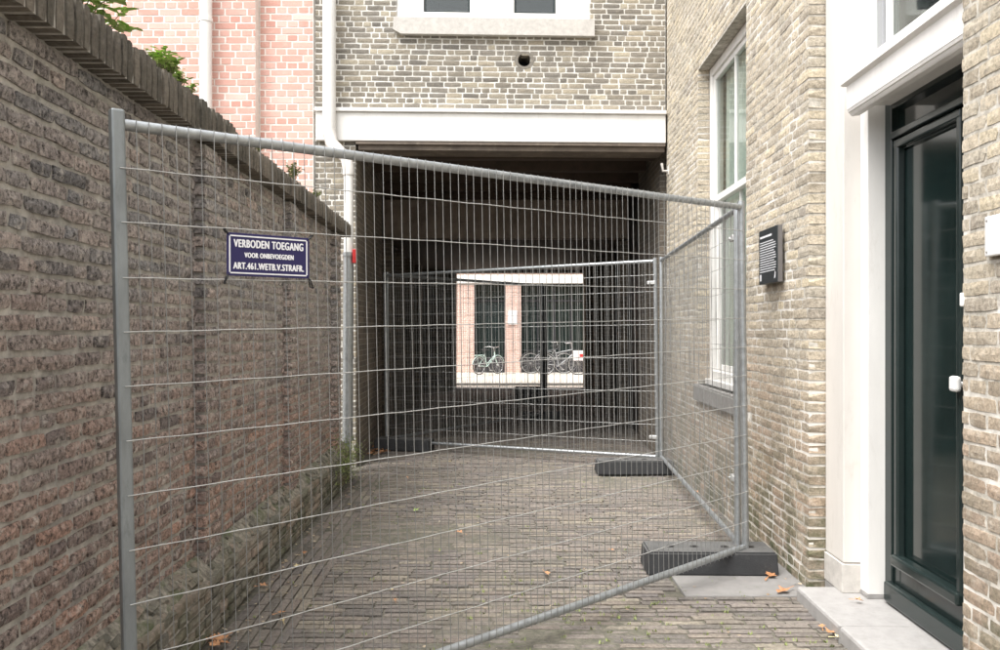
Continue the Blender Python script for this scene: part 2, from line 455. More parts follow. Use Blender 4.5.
# ---------------------------------------------------------------- brick pieces
def brick_variant(seed, w, h, d, nu, nv, rough=.004, cham=.004, wob=.003):
    """unit brick, front at y=0 facing -Y, centred in x and z; back left open"""
    rr = random.Random(seed)
    vs = []; fs = []
    tilt_u = rr.uniform(-1, 1) * rough * .7; tilt_v = rr.uniform(-1, 1) * rough * .5
    for j in range(nv + 1):
        for i in range(nu + 1):
            a, c = i / nu, j / nv
            x = (a - .5) * w; z = (c - .5) * h
            edge_u = i in (0, nu); edge_v = j in (0, nv)
            y = rr.uniform(-1, 1) * rough + tilt_u * (a - .5) * 2 + tilt_v * (c - .5) * 2
            if edge_u or edge_v: y = abs(y) * .3 + cham * .7
            if edge_u and edge_v:
                y += cham * .3; x *= 1 - cham * .5 / w * 2; z *= 1 - cham * .5 / h * 2
            if edge_v: z += rr.uniform(-1, 1) * wob * .6 - math.copysign(wob * .3, z)
            if edge_u: x += rr.uniform(-1, 1) * wob - math.copysign(wob * .3, x)
            if not edge_u: x += rr.uniform(-.15, .15) * w / nu
            vs.append((x, y, z))
    idx = lambda i, j: j * (nu + 1) + i
    for j in range(nv):
        for i in range(nu):
            fs.append((idx(i, j), idx(i + 1, j), idx(i + 1, j + 1), idx(i, j + 1)))
    ring = [idx(i, 0) for i in range(nu)] + [idx(nu, j) for j in range(nv)] + [idx(i, nv) for i in range(nu, 0, -1)] + [idx(0, j) for j in range(nv, 0, -1)]
    # corners only at the back ring
    base = len(vs)
    bc = [(-w / 2 + cham * .5, d, -h / 2 + cham * .5), (w / 2 - cham * .5, d, -h / 2 + cham * .5), (w / 2 - cham * .5, d, h / 2 - cham * .5), (-w / 2 + cham * .5, d, h / 2 - cham * .5)]
    vs += bc
    bot = [idx(i, 0) for i in range(nu + 1)]; rig = [idx(nu, j) for j in range(nv + 1)]
    top = [idx(i, nv) for i in range(nu, -1, -1)]; lef = [idx(0, j) for j in range(nv, -1, -1)]
    for k, side in enumerate((bot, rig, top, lef)):
        fs.append(tuple(reversed(side)) + (base + k, base + (k + 1) % 4))
    return vs, fs

class Kind:
    """a family of alike bricks: a few long and a few short shapes that share mesh data"""
    def __init__(s, name, mat, L, h, d=.1, rough=.004, cham=.004, wob=.003, nu=4, nv=2, n=7, seed=1, smooth=False):
        s.name, s.mat, s.L, s.h, s.d, s.smooth = name, mat, L, h, d, smooth
        s.long = [brick_variant(seed * 100 + k, L, h, d, nu, nv, rough, cham, wob) for k in range(n)]
        s.short = [brick_variant(seed * 100 + 50 + k, L / 2, h, d, max(2, nu // 2), nv, rough, cham, wob) for k in range(n)]
        s.me = {}
    def pick(s, w, k):
        lst = s.long if w > s.L * .7 else s.short
        base = s.L if w > s.L * .7 else s.L / 2
        return (1 if lst is s.long else 0, k % len(lst)), lst[k % len(lst)], base
    def mesh(s, key, data):
        if key not in s.me:
            me = bpy.data.meshes.new(s.name)
            me.from_pydata(data[0], [], data[1])
            me.materials.append(s.mat)
            me.update()
            s.me[key] = me
        return s.me[key]

def lay(root, kind, rects, y=0.0, limit=300, vis=None, yj=.003, swap=None, rootM=None, stuff_name=None):
    """rects: (u, v, w, h) in the root's own frame, or with swap a function giving a matrix. The ones that show
    largest become parts, the rest one part of kind 'stuff'."""
    RM = rmat(root) if rootM is None else rootM
    items = []
    for (u, v, w, h) in rects:
        k = R.randrange(1000)
        key, data, base = kind.pick(w, k)
        yy = y + R.uniform(-1, 1) * yj
        loc = Vector((u + w / 2, yy, v + h / 2))
        sc = (w / base, 1, h / kind.h)
        rot = R.uniform(-.012, .012)
        if swap is None:
            mt = Matrix.Translation(loc) @ Matrix.Rotation(rot, 4, 'Y')
        else:
            mt = swap(loc) @ Matrix.Rotation(rot, 4, 'Y')
        ms = mt @ Matrix.Diagonal((*sc, 1))
        area = 0
        c = [proj(RM @ ms @ Vector(p)) for p in ((-base / 2, 0, -kind.h / 2), (base / 2, 0, -kind.h / 2), (base / 2, 0, kind.h / 2), (-base / 2, 0, kind.h / 2))]
        if all(q is not None for q in c):
            xs = [q[0] for q in c]; ys = [q[1] for q in c]
            mx, my = sum(xs) / 4, sum(ys) / 4
            if -5 < mx < 1005 and -5 < my < 655 and (vis is None or vis(mx, my)):
                area = abs(sum(c[i][0] * c[(i + 1) % 4][1] - c[(i + 1) % 4][0] * c[i][1] for i in range(4))) / 2
        items.append((area, key, data, ms))
    items.sort(key=lambda t: -t[0])
    parts = [t for t in items[:limit] if t[0] > 20]
    rest = items[len(parts):]
    for area, key, data, ms in parts:
        o = bpy.data.objects.new(kind.name, kind.mesh(key, data))
        col.objects.link(o)
        o.parent = root
        o.matrix_local = ms
    if rest:
        V = []; Fc = []
        for area, key, data, ms in rest:
            b = len(V)
            V.extend([tuple(ms @ Vector(p)) for p in data[0]])
            Fc.extend([tuple(i + b for i in f) for f in data[1]])
        me = bpy.data.meshes.new(stuff_name or kind.name)
        me.from_pydata(V, [], Fc)
        me.materials.append(kind.mat)
        me.update()
        o = link(stuff_name or kind.name, me, root)
        o['kind'] = 'stuff'
    return len(parts), len(rest)

def courses(u0, u1, v0, v1, pitch, L, joint, holes=(), jit=.01, header_rows=True, off0=0.0, mixed=False, wave=0.0):
    """Dutch cross bond: a row of stretchers, a row of headers"""
    out = []
    n = int(round((v1 - v0) / pitch)); pitch = (v1 - v0) / n
    for r in range(n):
        v = v0 + r * pitch; vc = v + pitch / 2
        segs = [(u0, u1)]
        for (a, b, c, d) in holes:
            if c < vc < d:
                ns = []
                for (s, e) in segs:
                    if b <= s or a >= e: ns.append((s, e)); continue
                    if a > s: ns.append((s, a))
                    if b < e: ns.append((b, e))
                segs = ns
        hdr = header_rows and r % 2 == 1
        for (s, e) in segs:
            step = L / 2 if hdr else L
            u = s - (L * .25 if hdr else (0 if (r // 2) % 2 == 0 else L * .5)) - off0
            while u < e - .012:
                st = step
                if mixed and R.random() < .25: st = L / 2 if step == L else L
                w = st + R.uniform(-1, 1) * jit
                a = max(u, s); b = min(u + w, e)
                if e - (u + w) < .03: b = e
                if b - a > .025:
                    dv = wave * math.sin(u * 1.7 + r * .9) if wave else 0
                    out.append((a + joint / 2, v + joint / 2 + dv, b - a - joint, pitch - joint + R.uniform(-.25, .25) * joint))
                if b == e: break
                u += w
    return out

def core(root, name, mat, u0, u1, v0, v1, y0, y1, holes=()):
    """the wall behind the bricks, with real openings"""
    us = sorted({u0, u1, *[h[0] for h in holes], *[h[1] for h in holes]}); us = [u for u in us if u0 <= u <= u1]
    vs = sorted({v0, v1, *[h[2] for h in holes], *[h[3] for h in holes]}); vs = [v for v in vs if v0 <= v <= v1]
    def solid(i, j):
        if i < 0 or j < 0 or i >= len(us) - 1 or j >= len(vs) - 1: return False
        a = (us[i] + us[i + 1]) / 2; c = (vs[j] + vs[j + 1]) / 2
        return not any(h[0] < a < h[1] and h[2] < c < h[3] for h in holes)
    mb = MB()
    for i in range(len(us) - 1):
        for j in range(len(vs) - 1):
            if not solid(i, j): continue
            a, b, c, d = us[i], us[i + 1], vs[j], vs[j + 1]
            P = [(a, y0, c), (b, y0, c), (b, y0, d), (a, y0, d), (a, y1, c), (b, y1, c), (b, y1, d), (a, y1, d)]
            f = [(0, 1, 2, 3), (5, 4, 7, 6)]
            if not solid(i - 1, j): f.append((4, 0, 3, 7))
            if not solid(i + 1, j): f.append((1, 5, 6, 2))
            if not solid(i, j - 1): f.append((4, 5, 1, 0))
            if not solid(i, j + 1): f.append((3, 2, 6, 7))
            mb.add(P, f)
    return mb.build(name, mat, root)

# ================================================================ GROUND
g = MB().add([(-40, -12, -.011), (40, -12, -.011), (40, 19.2, -.011), (-40, 19.2, -.011)], [(0, 1, 2, 3)]).build('ground', M['joint_soil'])
props(g, kind='structure')
# street beyond the passage
st = MB().add([(-60, 19.2, -.02), (60, 19.2, -.02), (60, 26.6, -.02), (-60, 26.6, -.02)], [(0, 1, 2, 3)])
st.build('street', M['street'])
props(bpy.data.objects['street'], kind='structure')
far = MB().add([(-400, 26.6, -.05), (400, 26.6, -.05), (400, 400, -.05), (-400, 400, -.05)], [(0, 1, 2, 3)])
props(far.build('far_ground', M['street']), kind='structure')
kb = MB(); kb.bbox(-60, 60, 20.6, 20.75, -.02, .03, .01)
props(kb.build('street_kerb', M['bluestone']), kind='structure')

WL = lambda y: -1.24 - .025 * y          # plinth line of the left wall
WR = lambda y: 1.60 + .019 * y           # face of the right wall
paving = empty('alley_paving', kind='structure')
kp = Kind('paving_brick', M['paver'], .205, .052, .05, rough=.0022, cham=.003, wob=.006, nu=5, nv=2, n=12, seed=3)
rects = []
slab_rect = (.98, 1.72, 4.26, 4.98)
y = -.6
row = 0
while y < 19.0:
    pitch = .0555 + R.uniform(-.003, .003)
    xl = WL(y) + .02; xr = WR(y) + .1
    if y < 7.9: xl += .33
    x = xl - R.uniform(0, .19)
    while x < xr:
        w = .205 + R.uniform(-.02, .012)
        a = max(x, xl); b = min(x + w, xr)
        cxm = (a + b) / 2
        inslab = slab_rect[0] - .03 < cxm < slab_rect[1] + .4 and slab_rect[2] - .02 < y + pitch / 2 < slab_rect[3] + .02
        if b - a > .04 and not inslab:
            if a < slab_rect[0] < b and slab_rect[2] - .02 < y + pitch / 2 < slab_rect[3] + .02: b = slab_rect[0] - .01
            rects.append((a + .003, y + .003, b - a - .007, pitch - .0075))
        x += w
    y += pitch
    row += 1
def flat(loc):      # lay on the ground: local x -> X, local z -> Y, front(-y) -> +Z
    hgt = .004 * math.sin(loc.x * 2.3 + loc.z * 1.1) + .004 * math.sin(loc.z * 3.1)
    return Matrix.Translation((loc.x, loc.z, -loc.y + hgt - .002)) @ Matrix.Rotation(-math.pi / 2, 4, 'X') @ Matrix.Rotation(R.uniform(-.02, .02), 4, 'X') @ Matrix.Rotation(math.pi, 4, 'Z') @ Matrix.Rotation(math.pi, 4, 'Y')
def flat(loc, a=0.0):
    hgt = .004 * math.sin(loc.x * 2.3 + loc.z * 1.1) + .004 * math.sin(loc.z * 3.1)
    B = Matrix(((1, 0, 0, 0), (0, 0, 1, 0), (0, -1, 0, 0), (0, 0, 0, 1)))     # x->X, z->Y, -y->+Z
    return Matrix.Translation((loc.x, loc.z, -loc.y + hgt - .002)) @ Matrix.Rotation(a, 4, 'Z') @ B @ Matrix.Rotation(R.uniform(-.02, .02), 4, 'X')
lay(paving, kp, rects, 0, 260, swap=flat, yj=.003, rootM=Matrix.Identity(4))
# lengthwise border courses along the left wall
brects = []
for k in range(6):
    y = -.6 - R.uniform(0, .2)
    while y < 7.9:
        w = .205 + R.uniform(-.02, .015)
        xc = WL(y + w / 2) + .03 + .055 * k + .026
        brects.append((xc, y + w / 2, w - .007, .047))
        y += w
kb2 = Kind('border_brick', M['paver'], .205, .052, .05, rough=.0025, cham=.003, wob=.0035, seed=4)
def flat_l(loc):
    return flat(loc, math.pi / 2 + .025)
lay(paving, kb2, [(a - w / 2, b - h / 2, w, h) for (a, b, w, h) in brects], 0, 120, swap=flat_l, yj=.003, rootM=Matrix.Identity(4))
sl = MB(); sl.bbox(slab_rect[0] + .01, slab_rect[1], slab_rect[2] + .01, slab_rect[3] - .01, -.05, .006, .006)
sl.build('stone_slab', M['slab'], paving)
# moss and tiny weeds in the joints
gm = MB()
for _ in range(380):
    y = R.uniform(2.7, 7.5); x = R.uniform(WL(y) + .1, WR(y) - .05)
    if R.random() < .55: y = R.uniform(3.0, 4.6); x = R.uniform(-.2, 1.5)
    s = R.uniform(.003, .008)
    for k in range(5):
        a = R.uniform(0, 6.28); px, py = x + R.uniform(-.012, .012), y + R.uniform(-.006, .006)
        dx, dy = math.cos(a) * s, math.sin(a) * s
        gm.add([(px - dy * .5, py + dx * .5, -.003), (px + dy * .5, py - dx * .5, -.003), (px + dx * 1.3, py + dy * 1.3, .006 + s * .9)], [(0, 1, 2)])
props(gm.build('joint_weeds', M['leaf_moss']), 'tiny green weeds and moss in the joints of the alley paving', 'weeds', kind='stuff')

lt = MB()
for _ in range(520):
    q = R.random()
    if q < .45:
        y = R.uniform(2.4, 8.2); x = WL(y) + .02 + abs(R.gauss(0, .10))
    elif q < .6:
        y = R.uniform(4.4, 8.2); x = WR(y) - .01 - abs(R.gauss(0, .06))
    else:
        y = R.uniform(3.0, 10.0); x = R.uniform(WL(y), WR(y))
    s = R.uniform(.004, .013); a = R.uniform(0, 6.28); z = .006
    p = [Vector((x + math.cos(a + t) * s * R.uniform(.6, 1.2), y + math.sin(a + t) * s * R.uniform(.6, 1.2), z + R.uniform(0, .006))) for t in (0, 1.5, 3.1, 4.6)]
    lt.add(p, [(0, 1, 2), (0, 2, 3)])
props(lt.build('leaf_litter', M['leaf_litter']), 'tiny scraps of dry leaf and dirt strewn over the alley paving', 'litter', kind='stuff')

# ================================================================ LEFT GARDEN WALL
TL = math.atan(.025)
gw = empty('garden_wall', (-1.35, 0, 0), (0, 0, math.radians(90) + TL),
    label='old weathered brown brick wall with brick coping along the left side of the alley', cat='wall')
U0, U1 = -.5, 7.8
core(gw, 'mortar_bed', M['old_mortar'], U0, U1, 0, 2.33, .0105, .24)
kw = Kind('brick', M['old_brick'], .205, .049, .09, rough=.0042, cham=.0035, wob=.007, nu=4, nv=2, n=10, seed=7)
piers = [(3.78, 4.02), (5.5, 5.74), (7.25, 7.49)]
wr = courses(.2, U1, .33, 2.32, .0605, .212, .0125, jit=.016, mixed=True, wave=.003)
print('left wall', lay(gw, kw, wr, 0, 300, yj=.003))
kpi = Kind('pier_brick', M['old_brick'], .205, .049, .075, rough=.004, cham=.006, wob=.005, nu=4, nv=2, n=6, seed=8)
pr = []
for (a, b) in piers:
    pr += courses(a, b, .30, 2.30, .0605, .212, .012, jit=.004)
    MB().box(a + .03, b - .03, -.04, .02, .30, 2.31).build('pier_bed', M['old_mortar'], gw)
lay(gw, kpi, pr, -.055, 120, yj=.003)
# plinth with a sloping, broken mortar ledge
core(gw, 'plinth_bed', M['old_mortar'], U0, 7.7, -.05, .262, -.094, .008)
kpl = Kind('plinth_brick', M['plinth_brick'], .205, .049, .08, rough=.0055, cham=.005, wob=.005, n=8, seed=9)
plr = courses(.2, 7.72, 0, .285, .057, .212, .012, jit=.015, mixed=True)
plr += [(a - .02, 0.0, .28, .30) for a, b in []]
lay(gw, kpl, plr, -.112, 170, yj=.006)
lv = []; lf = []
nu_ = 190
for i in range(nu_ + 1):
    u = U0 + (7.74 - U0) * i / nu_
    a = noise.noise(Vector((u * 6, 1, 0))); b = noise.noise(Vector((u * 11, 5, 0))); c = noise.noise(Vector((u * 3, 9, 0)))
    lv += [(u, -.001, .358 + a * .014), (u, -.026, .340 + b * .02), (u, -.052 + a * .018, .316 + c * .024), (u, -.082 + b * .026 + c * .022, .282 + a * .03), (u, -.088 + b * .02, .225)]
for i in range(nu_):
    for k in range(4):
        lf.append((i * 5 + k, i * 5 + k + 1, i * 5 + 6 + k, i * 5 + 5 + k))
MB().add(lv, lf, True).build('mortar_ledge', M['ledge_mortar'], gw)
rb = MB()                                           # broken brick ends and lumps showing through the ledge
for _ in range(170):
    u = R.uniform(.6, 7.6); t = R.uniform(.25, 1.0)
    c = Vector((u, -.092 * t, .365 - .095 * t ** 1.3 - .004))
    L_, W_, H_ = R.uniform(.025, .09), R.uniform(.02, .04), R.uniform(.012, .026)
    Mx = Matrix.Translation(c) @ Matrix.Rotation(R.uniform(-.2, .2), 4, 'Z') @ Matrix.Rotation(.8 + R.uniform(-.3, .3), 4, 'X') @ Matrix.Rotation(R.uniform(-.15, .15), 4, 'Y')
    vs = []
    for (x, y, z) in ((-1,-1,-1),(1,-1,-1),(1,1,-1),(-1,1,-1),(-1,-1,1),(1,-1,1),(1,1,1),(-1,1,1)):
        vs.append(Mx @ Vector((x * L_ / 2 * R.uniform(.7, 1.1), y * W_ / 2 * R.uniform(.7, 1.1), z * H_ / 2 * R.uniform(.6, 1.1))))
    rb.add(vs, [(0,3,2,1),(4,5,6,7),(0,1,5,4),(1,2,6,5),(2,3,7,6),(3,0,4,7)])
_o = rb.build('brick_rubble', M['plinth_brick'], gw); _o['kind'] = 'stuff'
# coping: bricks on edge, one unit per brick
kc = Kind('coping_brick', M['cap_brick'], .047, .15, .34, rough=.004, cham=.005, wob=.004, nu=2, nv=3, n=8, seed=12)
kc.short = kc.long
def cap_pick(w, k):
    return (1, k % 8), kc.long[k % 8], .047
kc.pick = cap_pick
capr = []
u = U0
while u < 7.82:
    p = .0535 + R.uniform(-.002, .002)
    top = 2.475 if u < 4.15 else 2.455
    capr.append((u, 2.325 + R.uniform(-.003, .003), p - .011, top - 2.325 + R.uniform(-.006, .006)))
    u += p
lay(gw, kc, capr, -.09, 180, yj=.004)
MB().box(U0, 4.15, -.078, .245, 2.331, 2.462).box(4.151, 7.82, -.078, .245, 2.331, 2.442).build('coping_bed', M['old_mortar'], gw)

# ================================================================ RIGHT TOWN HOUSE
TR = math.atan(.019)
ORG = 8.47
th = empty('town_house', (WR(ORG), ORG, 0), (0, 0, math.radians(-90) - TR),
    label='yellow brick town house with tall sash window and dark green door on the right', cat='house')
def U(y): return (ORG - y)
TOP = 6.0
WIN = (U(7.0), U(5.56), .95, 3.70)
NICHE = (U(4.36), U(2.87), -.06, 5.2)
holes = [WIN, NICHE]
core(th, 'mortar_bed', M['yellow_mortar'], 0, 8.3, -.05, TOP, .004, .34, [(a - .009, b + .009, c, d) for a, b, c, d in holes])
ky = Kind('brick', M['yellow_brick'], .205, .047, .105, rough=.0017, cham=.0025, wob=.005, nu=4, nv=2, n=10, seed=15)
yr = courses(0.0, 8.3, 0.0, TOP, .0572, .208, .0095, holes, jit=.01, mixed=True)
yr = [r for r in yr if not (WIN[2] - .16 < r[1] + r[3] / 2 < WIN[2] and WIN[0] - .06 < r[0] + r[2] / 2 < WIN[1] + .06)]
print('right wall', lay(th, ky, yr, 0, 300, yj=.0015, vis=lambda x, y: x > 660))
# dark soldier arch over the window is plain brick on edge
ks = Kind('lintel_brick', M['yellow_brick'], .05, .20, .1, rough=.003, cham=.004, wob=.003, nu=2, nv=3, n=6, seed=17)
# window
w0, w1, wz0, wz1 = WIN
win = empty('window'); win.parent = th
def wpart(name, mb, m): return mb.build(name, m, win)
mb = MB(); RV = .10
mb.bbox(w0 + .004, w0 + .075, RV, RV + .10, wz0 + .05, wz1 - .004).bbox(w1 - .075, w1 - .004, RV, RV + .10, wz0 + .05, wz1 - .004)
mb.bbox(w0 + .075, w1 - .075, RV + .002, RV + .10, wz1 - .08, wz1 - .004).bbox(w0 + .075, w1 - .075, RV + .002, RV + .10, wz0 + .05, wz0 + .12)
wpart('window_frame', mb, M['white_paint'])
mz = 2.52
mb = MB()
def sash(mb, a, b, c, d, y0, y1, bars_u=1, bars_v=0, t=.045, tb=.024):
    mb.bbox(a, a + t, y0, y1, c, d, .003).bbox(b - t, b, y0, y1, c, d, .003)
    mb.bbox(a + t, b - t, y0 + .001, y1 - .001, c, c + t * 1.2, .003).bbox(a + t, b - t, y0 + .001, y1 - .001, d - t, d, .003)
    for k in range(bars_u):
        x = a + (b - a) * (k + 1) / (bars_u + 1)
        mb.bbox(x - tb / 2, x + tb / 2, y0 + .004, y1 - .004, c + t * 1.2, d - t, .002)
    for k in range(bars_v):
        z = c + (d - c) * (k + 1) / (bars_v + 1)
        mb.bbox(a + t, b - t, y0 + .006, y1 - .006, z - tb / 2, z + tb / 2, .002)
sash(mb, w0 + .076, w1 - .076, mz, wz1 - .081, RV + .02, RV + .055, 1, 0)
wpart('upper_sash', mb, M['white_paint'])
mb = MB(); sash(mb, w0 + .076, w1 - .076, wz0 + .121, mz + .05, RV + .057, RV + .092, 1, 0)
wpart('lower_sash', mb, M['white_paint'])
MB().add([(w0 + .11, RV + .038, mz + .03), (w1 - .11, RV + .038, mz + .03), (w1 - .11, RV + .038, wz1 - .11), (w0 + .11, RV + .038, wz1 - .11)], [(0, 1, 2, 3)]).build('pane', M['pane'], win)
MB().add([(w0 + .11, RV + .075, wz0 + .15), (w1 - .11, RV + .075, wz0 + .15), (w1 - .11, RV + .075, mz + .02), (w0 + .11, RV + .075, mz + .02)], [(0, 1, 2, 3)]).build('pane', M['pane'], win)
mb = MB()
n = 60; vs = []; fs = []
for i in range(n + 1):
    u = w0 + .08 + (w1 - w0 - .16) * i / n
    yy = RV + .115 + .010 * math.sin(i * 1.15) + .008 * math.sin(i * 2.7)
    vs += [(u, yy, wz0 + .1), (u, yy + .01, wz1 - .05)]
for i in range(n): fs.append((2 * i, 2 * i + 2, 2 * i + 3, 2 * i + 1))
wpart('curtain', mb.add(vs, fs, True), M['curtain'])
mb = MB(); mb.bbox(w0 - .04, w1 + .04, -.035, .10, wz0 - .14, wz0, .006)
mb.build('window_sill', M['slab'], th)
mb = MB(); mb.bbox(w0 + .004, w1 - .004, .06, .20, wz0, wz0 + .05, .006)
wpart('sill_board', mb, M['white_paint'])
# interior shell so that rooms are dark
mb = MB().box(-.2, 8.3, 2.8, 2.9, -.05, TOP).box(-.2, 8.3, .34, 2.9, TOP, TOP + .12).box(8.2, 8.3, .345, 2.8, -.05, TOP - .002).box(-.3, -.2, .345, 2.8, -.05, TOP - .002)
mb.build('interior_wall', M['dark_room'], th)
MB().box(0, 8.3, .34, 2.8, -.05, -.01).build('interior_floor', M['dark_room'], th)

# ---- door surround in the niche.  u grows towards the viewer, local y grows into the wall
n0, n1 = NICHE[0], NICHE[1]
D1, D2, D3 = .09, .175, .26       # depths of outer pilaster, inner pilaster, door
UP1, UP2 = n0 + .24, n0 + .33     # far jamb edges
UQ1, UQ2 = n1 - .10, U(3.21)
ds = .07
sur = empty('door_surround'); sur.parent = th
mb = MB(); mb.bbox(n0 + .003, UP1, D1, .34, ds + .155, 5.19, .004); mb.bbox(UQ1, n1 - .003, D1, .34, ds + .155, 5.19, .004)
mb.build('pilaster', M['cream_paint'], sur)
mb = MB(); mb.bbox(n0 + .001, UP1 + .006, D1 - .008, .341, ds, ds + .15, .004); mb.build('plinth_block', M['stone'], sur)
mb = MB(); mb.bbox(UQ1 - .006, n1 - .001, D1 - .008, .341, ds, ds + .15, .004); mb.build('plinth_block', M['stone'], sur)
mb = MB(); mb.bbox(UP1 + .001, UP2, D2, .335, ds + .022, 5.19, .003); mb.bbox(UQ2, UQ1 - .001, .215, .335, ds + .022, 2.56, .003)
mb.bbox(UQ2, UQ1 - .001, .216, .332, 2.70, 5.19, .003)
mb.build('door_jamb', M['white_paint'], sur)
mb = MB(); mb.bbox(UP1 + .001, UP2 + .004, D2 - .004, .336, ds, ds + .02, .002); mb.bbox(UQ2 - .004, UQ1 - .001, .211, .336, ds, ds + .02, .002)
mb.build('jamb_foot', M['bluestone'], sur)
# entablature over the door
mb = MB()
eu0, eu1 = U(3.99), n1 - .03
prof = [(.30, 2.540), (.115, 2.538), (.108, 2.49), (.070, 2.486), (.064, 2.492), (.058, 2.502), (.052, 2.504), (.048, 2.516), (.046, 2.518), (.044, 2.632), (.034, 2.637), (.026, 2.641), (.020, 2.643), (.020, 2.682), (.024, 2.687), (.30, 2.695)]
ring0 = [(eu0 - .0 + (0.02 if p[0] > .043 and p[1] < 2.634 else 0), p[0], p[1]) for p in prof]
ring1 = [(eu1 - (0.02 if p[0] > .043 and p[1] < 2.588 else 0), p[0], p[1]) for p in prof]
k = len(prof)
mb.add(ring0 + ring1, [(i, (i + 1) % k, (i + 1) % k + k, i + k) for i in range(k)] + [tuple(range(k))[::-1], tuple(range(k, 2 * k))])
mb.build('entablature', M['white_paint'], sur)
# door frame, fanlight and door leaf
dr = empty('door'); dr.parent = th
a, b = UP2, UQ2
mb = MB(); mb.bbox(a, a + .07, D3, D3 + .07, ds, 2.557, .004).bbox(b - .07, b, D3, D3 + .07, ds, 2.557, .004)
mb.bbox(a + .07, b - .07, D3 + .001, D3 + .07, 2.515, 2.557, .004).bbox(a + .07, b - .07, D3 - .008, D3 + .07, 2.365, 2.40, .006)
mb.build('door_frame', M['green_paint'], dr)
MB().box(a + .07, b - .07, D3 + .035, D3 + .043, 2.40, 2.515).build('fanlight_pane', M['door_pane'], dr)
la, lb = a + .074, b - .074
st_ = .062
mb = MB()
mb.bbox(la, la + st_, D3 + .012, D3 + .06, ds + .012, 2.363, .004).bbox(lb - st_, lb, D3 + .012, D3 + .06, ds + .012, 2.363, .004)
mb.bbox(la + st_, lb - st_, D3 + .013, D3 + .06, 2.30, 2.363, .004).bbox(la + st_, lb - st_, D3 + .013, D3 + .06, ds + .012, .30, .004)
mb.build('door_leaf', M['green_paint'], dr)
mb = MB()                                            # raised bolection moulding round the glass
for (p, q, r_, s) in ((la + st_ - .022, la + st_ + .016, .28, 2.34), (lb - st_ - .016, lb - st_ + .022, .28, 2.34)):
    mb.bbox(p, q, D3 - .012, D3 + .03, r_, s, .009)
mb.bbox(la + st_ - .022, lb - st_ + .022, D3 - .014, D3 + .03, 2.31, 2.35, .009)
mb.bbox(la + st_ - .022, lb - st_ + .022, D3 - .030, D3 + .03, .275, .33, .012)
mb.build('glazing_bead', M['green_paint'], dr)
mb = MB(); mb.bbox(la - .03, lb + .03, D3 - .03, D3 + .012, ds + .01, ds + .11, .012); mb.build('kick_board', M['green_paint'], dr)
MB().box(la + st_, lb - st_, D3 + .030, D3 + .038, .30, 2.30).build('door_pane', M['door_pane'], dr)
mb = MB(); mb.bbox(lb - st_ - .005, lb - st_ + .05, D3 - .05, D3 - .02, 1.17, 1.235, .012)
mb.tube([(lb - st_ + .018, D3 + .02, 1.2), (lb - st_ + .018, D3 - .03, 1.2)], .012, 10)
mb.build('door_knob', M['knob'], dr)
# window above the door
fw = empty('window'); fw.parent = th
mb = MB(); mb.bbox(a, a + .06, .22, .29, 2.697, 5.19, .004).bbox(b - .06, b, .22, .29, 2.697, 5.19, .004).bbox(a + .06, b - .06, .221, .289, 2.697, 2.745, .004)
mb.build('window_frame', M['bike_grey'], fw)
mb = MB(); sash(mb, a + .062, b - .062, 2.747, 4.9, .235, .27, 0, 2, .05, .03); mb.build('sash', M['white_paint'], fw)
MB().box(a + .07, b - .07, .25, .256, 2.76, 4.88).build('pane', M['pane'], fw)
# doorstep
mb = MB(); mb.bbox(n0 + .13, n1 + .0, -.115, .30, -.04, ds, .016); mb.bbox(n0 + .004, n0 + .14, .085, .30, -.04, ds - .003, .004)
stp = mb.build('doorstep', M['step_stone'], th)
mb = MB(); mb.box(n0 + .70, n0 + .706, -.121, .2, -.03, ds + .0006); mb.build('step_joint', M['bluestone'], th)
# little bracket on the wall near the archway
mb = MB(); mb.tube([(.12, .02, 3.08), (.12, -.06, 3.08), (.12, -.07, 3.16)], .014, 8); mb.bbox(.095, .145, -.008, .01, 3.04, 3.12, .003)
mb.build('pipe_bracket', M['cream_paint'], th)
mb = MB(); mb.bbox(n1 + .001, n1 + .016, -.008, .02, 1.51, 1.56, .006); mb.build('filler_patch', M['knob'], th)

# information board
def uy(px): # distance along the wall seen at photo column px
    return 1.60 / ((px - CX) / F - .019)
bu0, bu1 = U(5.10), U(4.74)
def on_house(name, label, cat, u, v):
    o = empty(name, label=label, cat=cat)
    o.matrix_world = rmat(th) @ Matrix.Translation((u, 0, v))
    o.location = (rmat(th) @ Vector((u, 0, v)))
    o.rotation_euler = th.rotation_euler
    return o
bd = on_house('information_board', 'small black information board with white lines of text on the yellow brick wall', 'board', bu0, 1.71)
bw, bh = bu1 - bu0, .34
mb = MB(); mb.bbox(0, bw, -.0455, -.014, 0, bh, .003); mb.build('board_panel', M['board_black'], bd)
mb = MB(); mb.box(bw + .0005, bw + .003, -.043, -.016, .002, bh - .002); mb.build('board_edge', M['board_edge'], bd)
mb = MB()
mb.box(.025, .25, -.0465, -.0455, bh - .052, bh - .040)
z = bh - .078
for ln in range(13):
    x = .025
    end = bw - .03 - (0 if ln % 4 else R.uniform(0, .06))
    while x < end - .01:
        wv = min(R.uniform(.012, .045), end - x)
        mb.box(x, x + wv, -.0465, -.0455, z - .0052, z)
        x += wv + .004
    z -= .0152
mb.box(.025, .05, -.0465, -.0455, .022, .062)
mb.build('board_text', M['sign_white'], bd)
mb = MB(); mb.add([(bw - .06, -.0465, .022), (bw - .035, -.0465, .03), (bw - .03, -.0465, .06), (bw - .045, -.0465, .07), (bw - .05, -.0465, .05)], [(0, 1, 2, 3, 4)])
mb.build('board_emblem', M['sign_white'], bd)
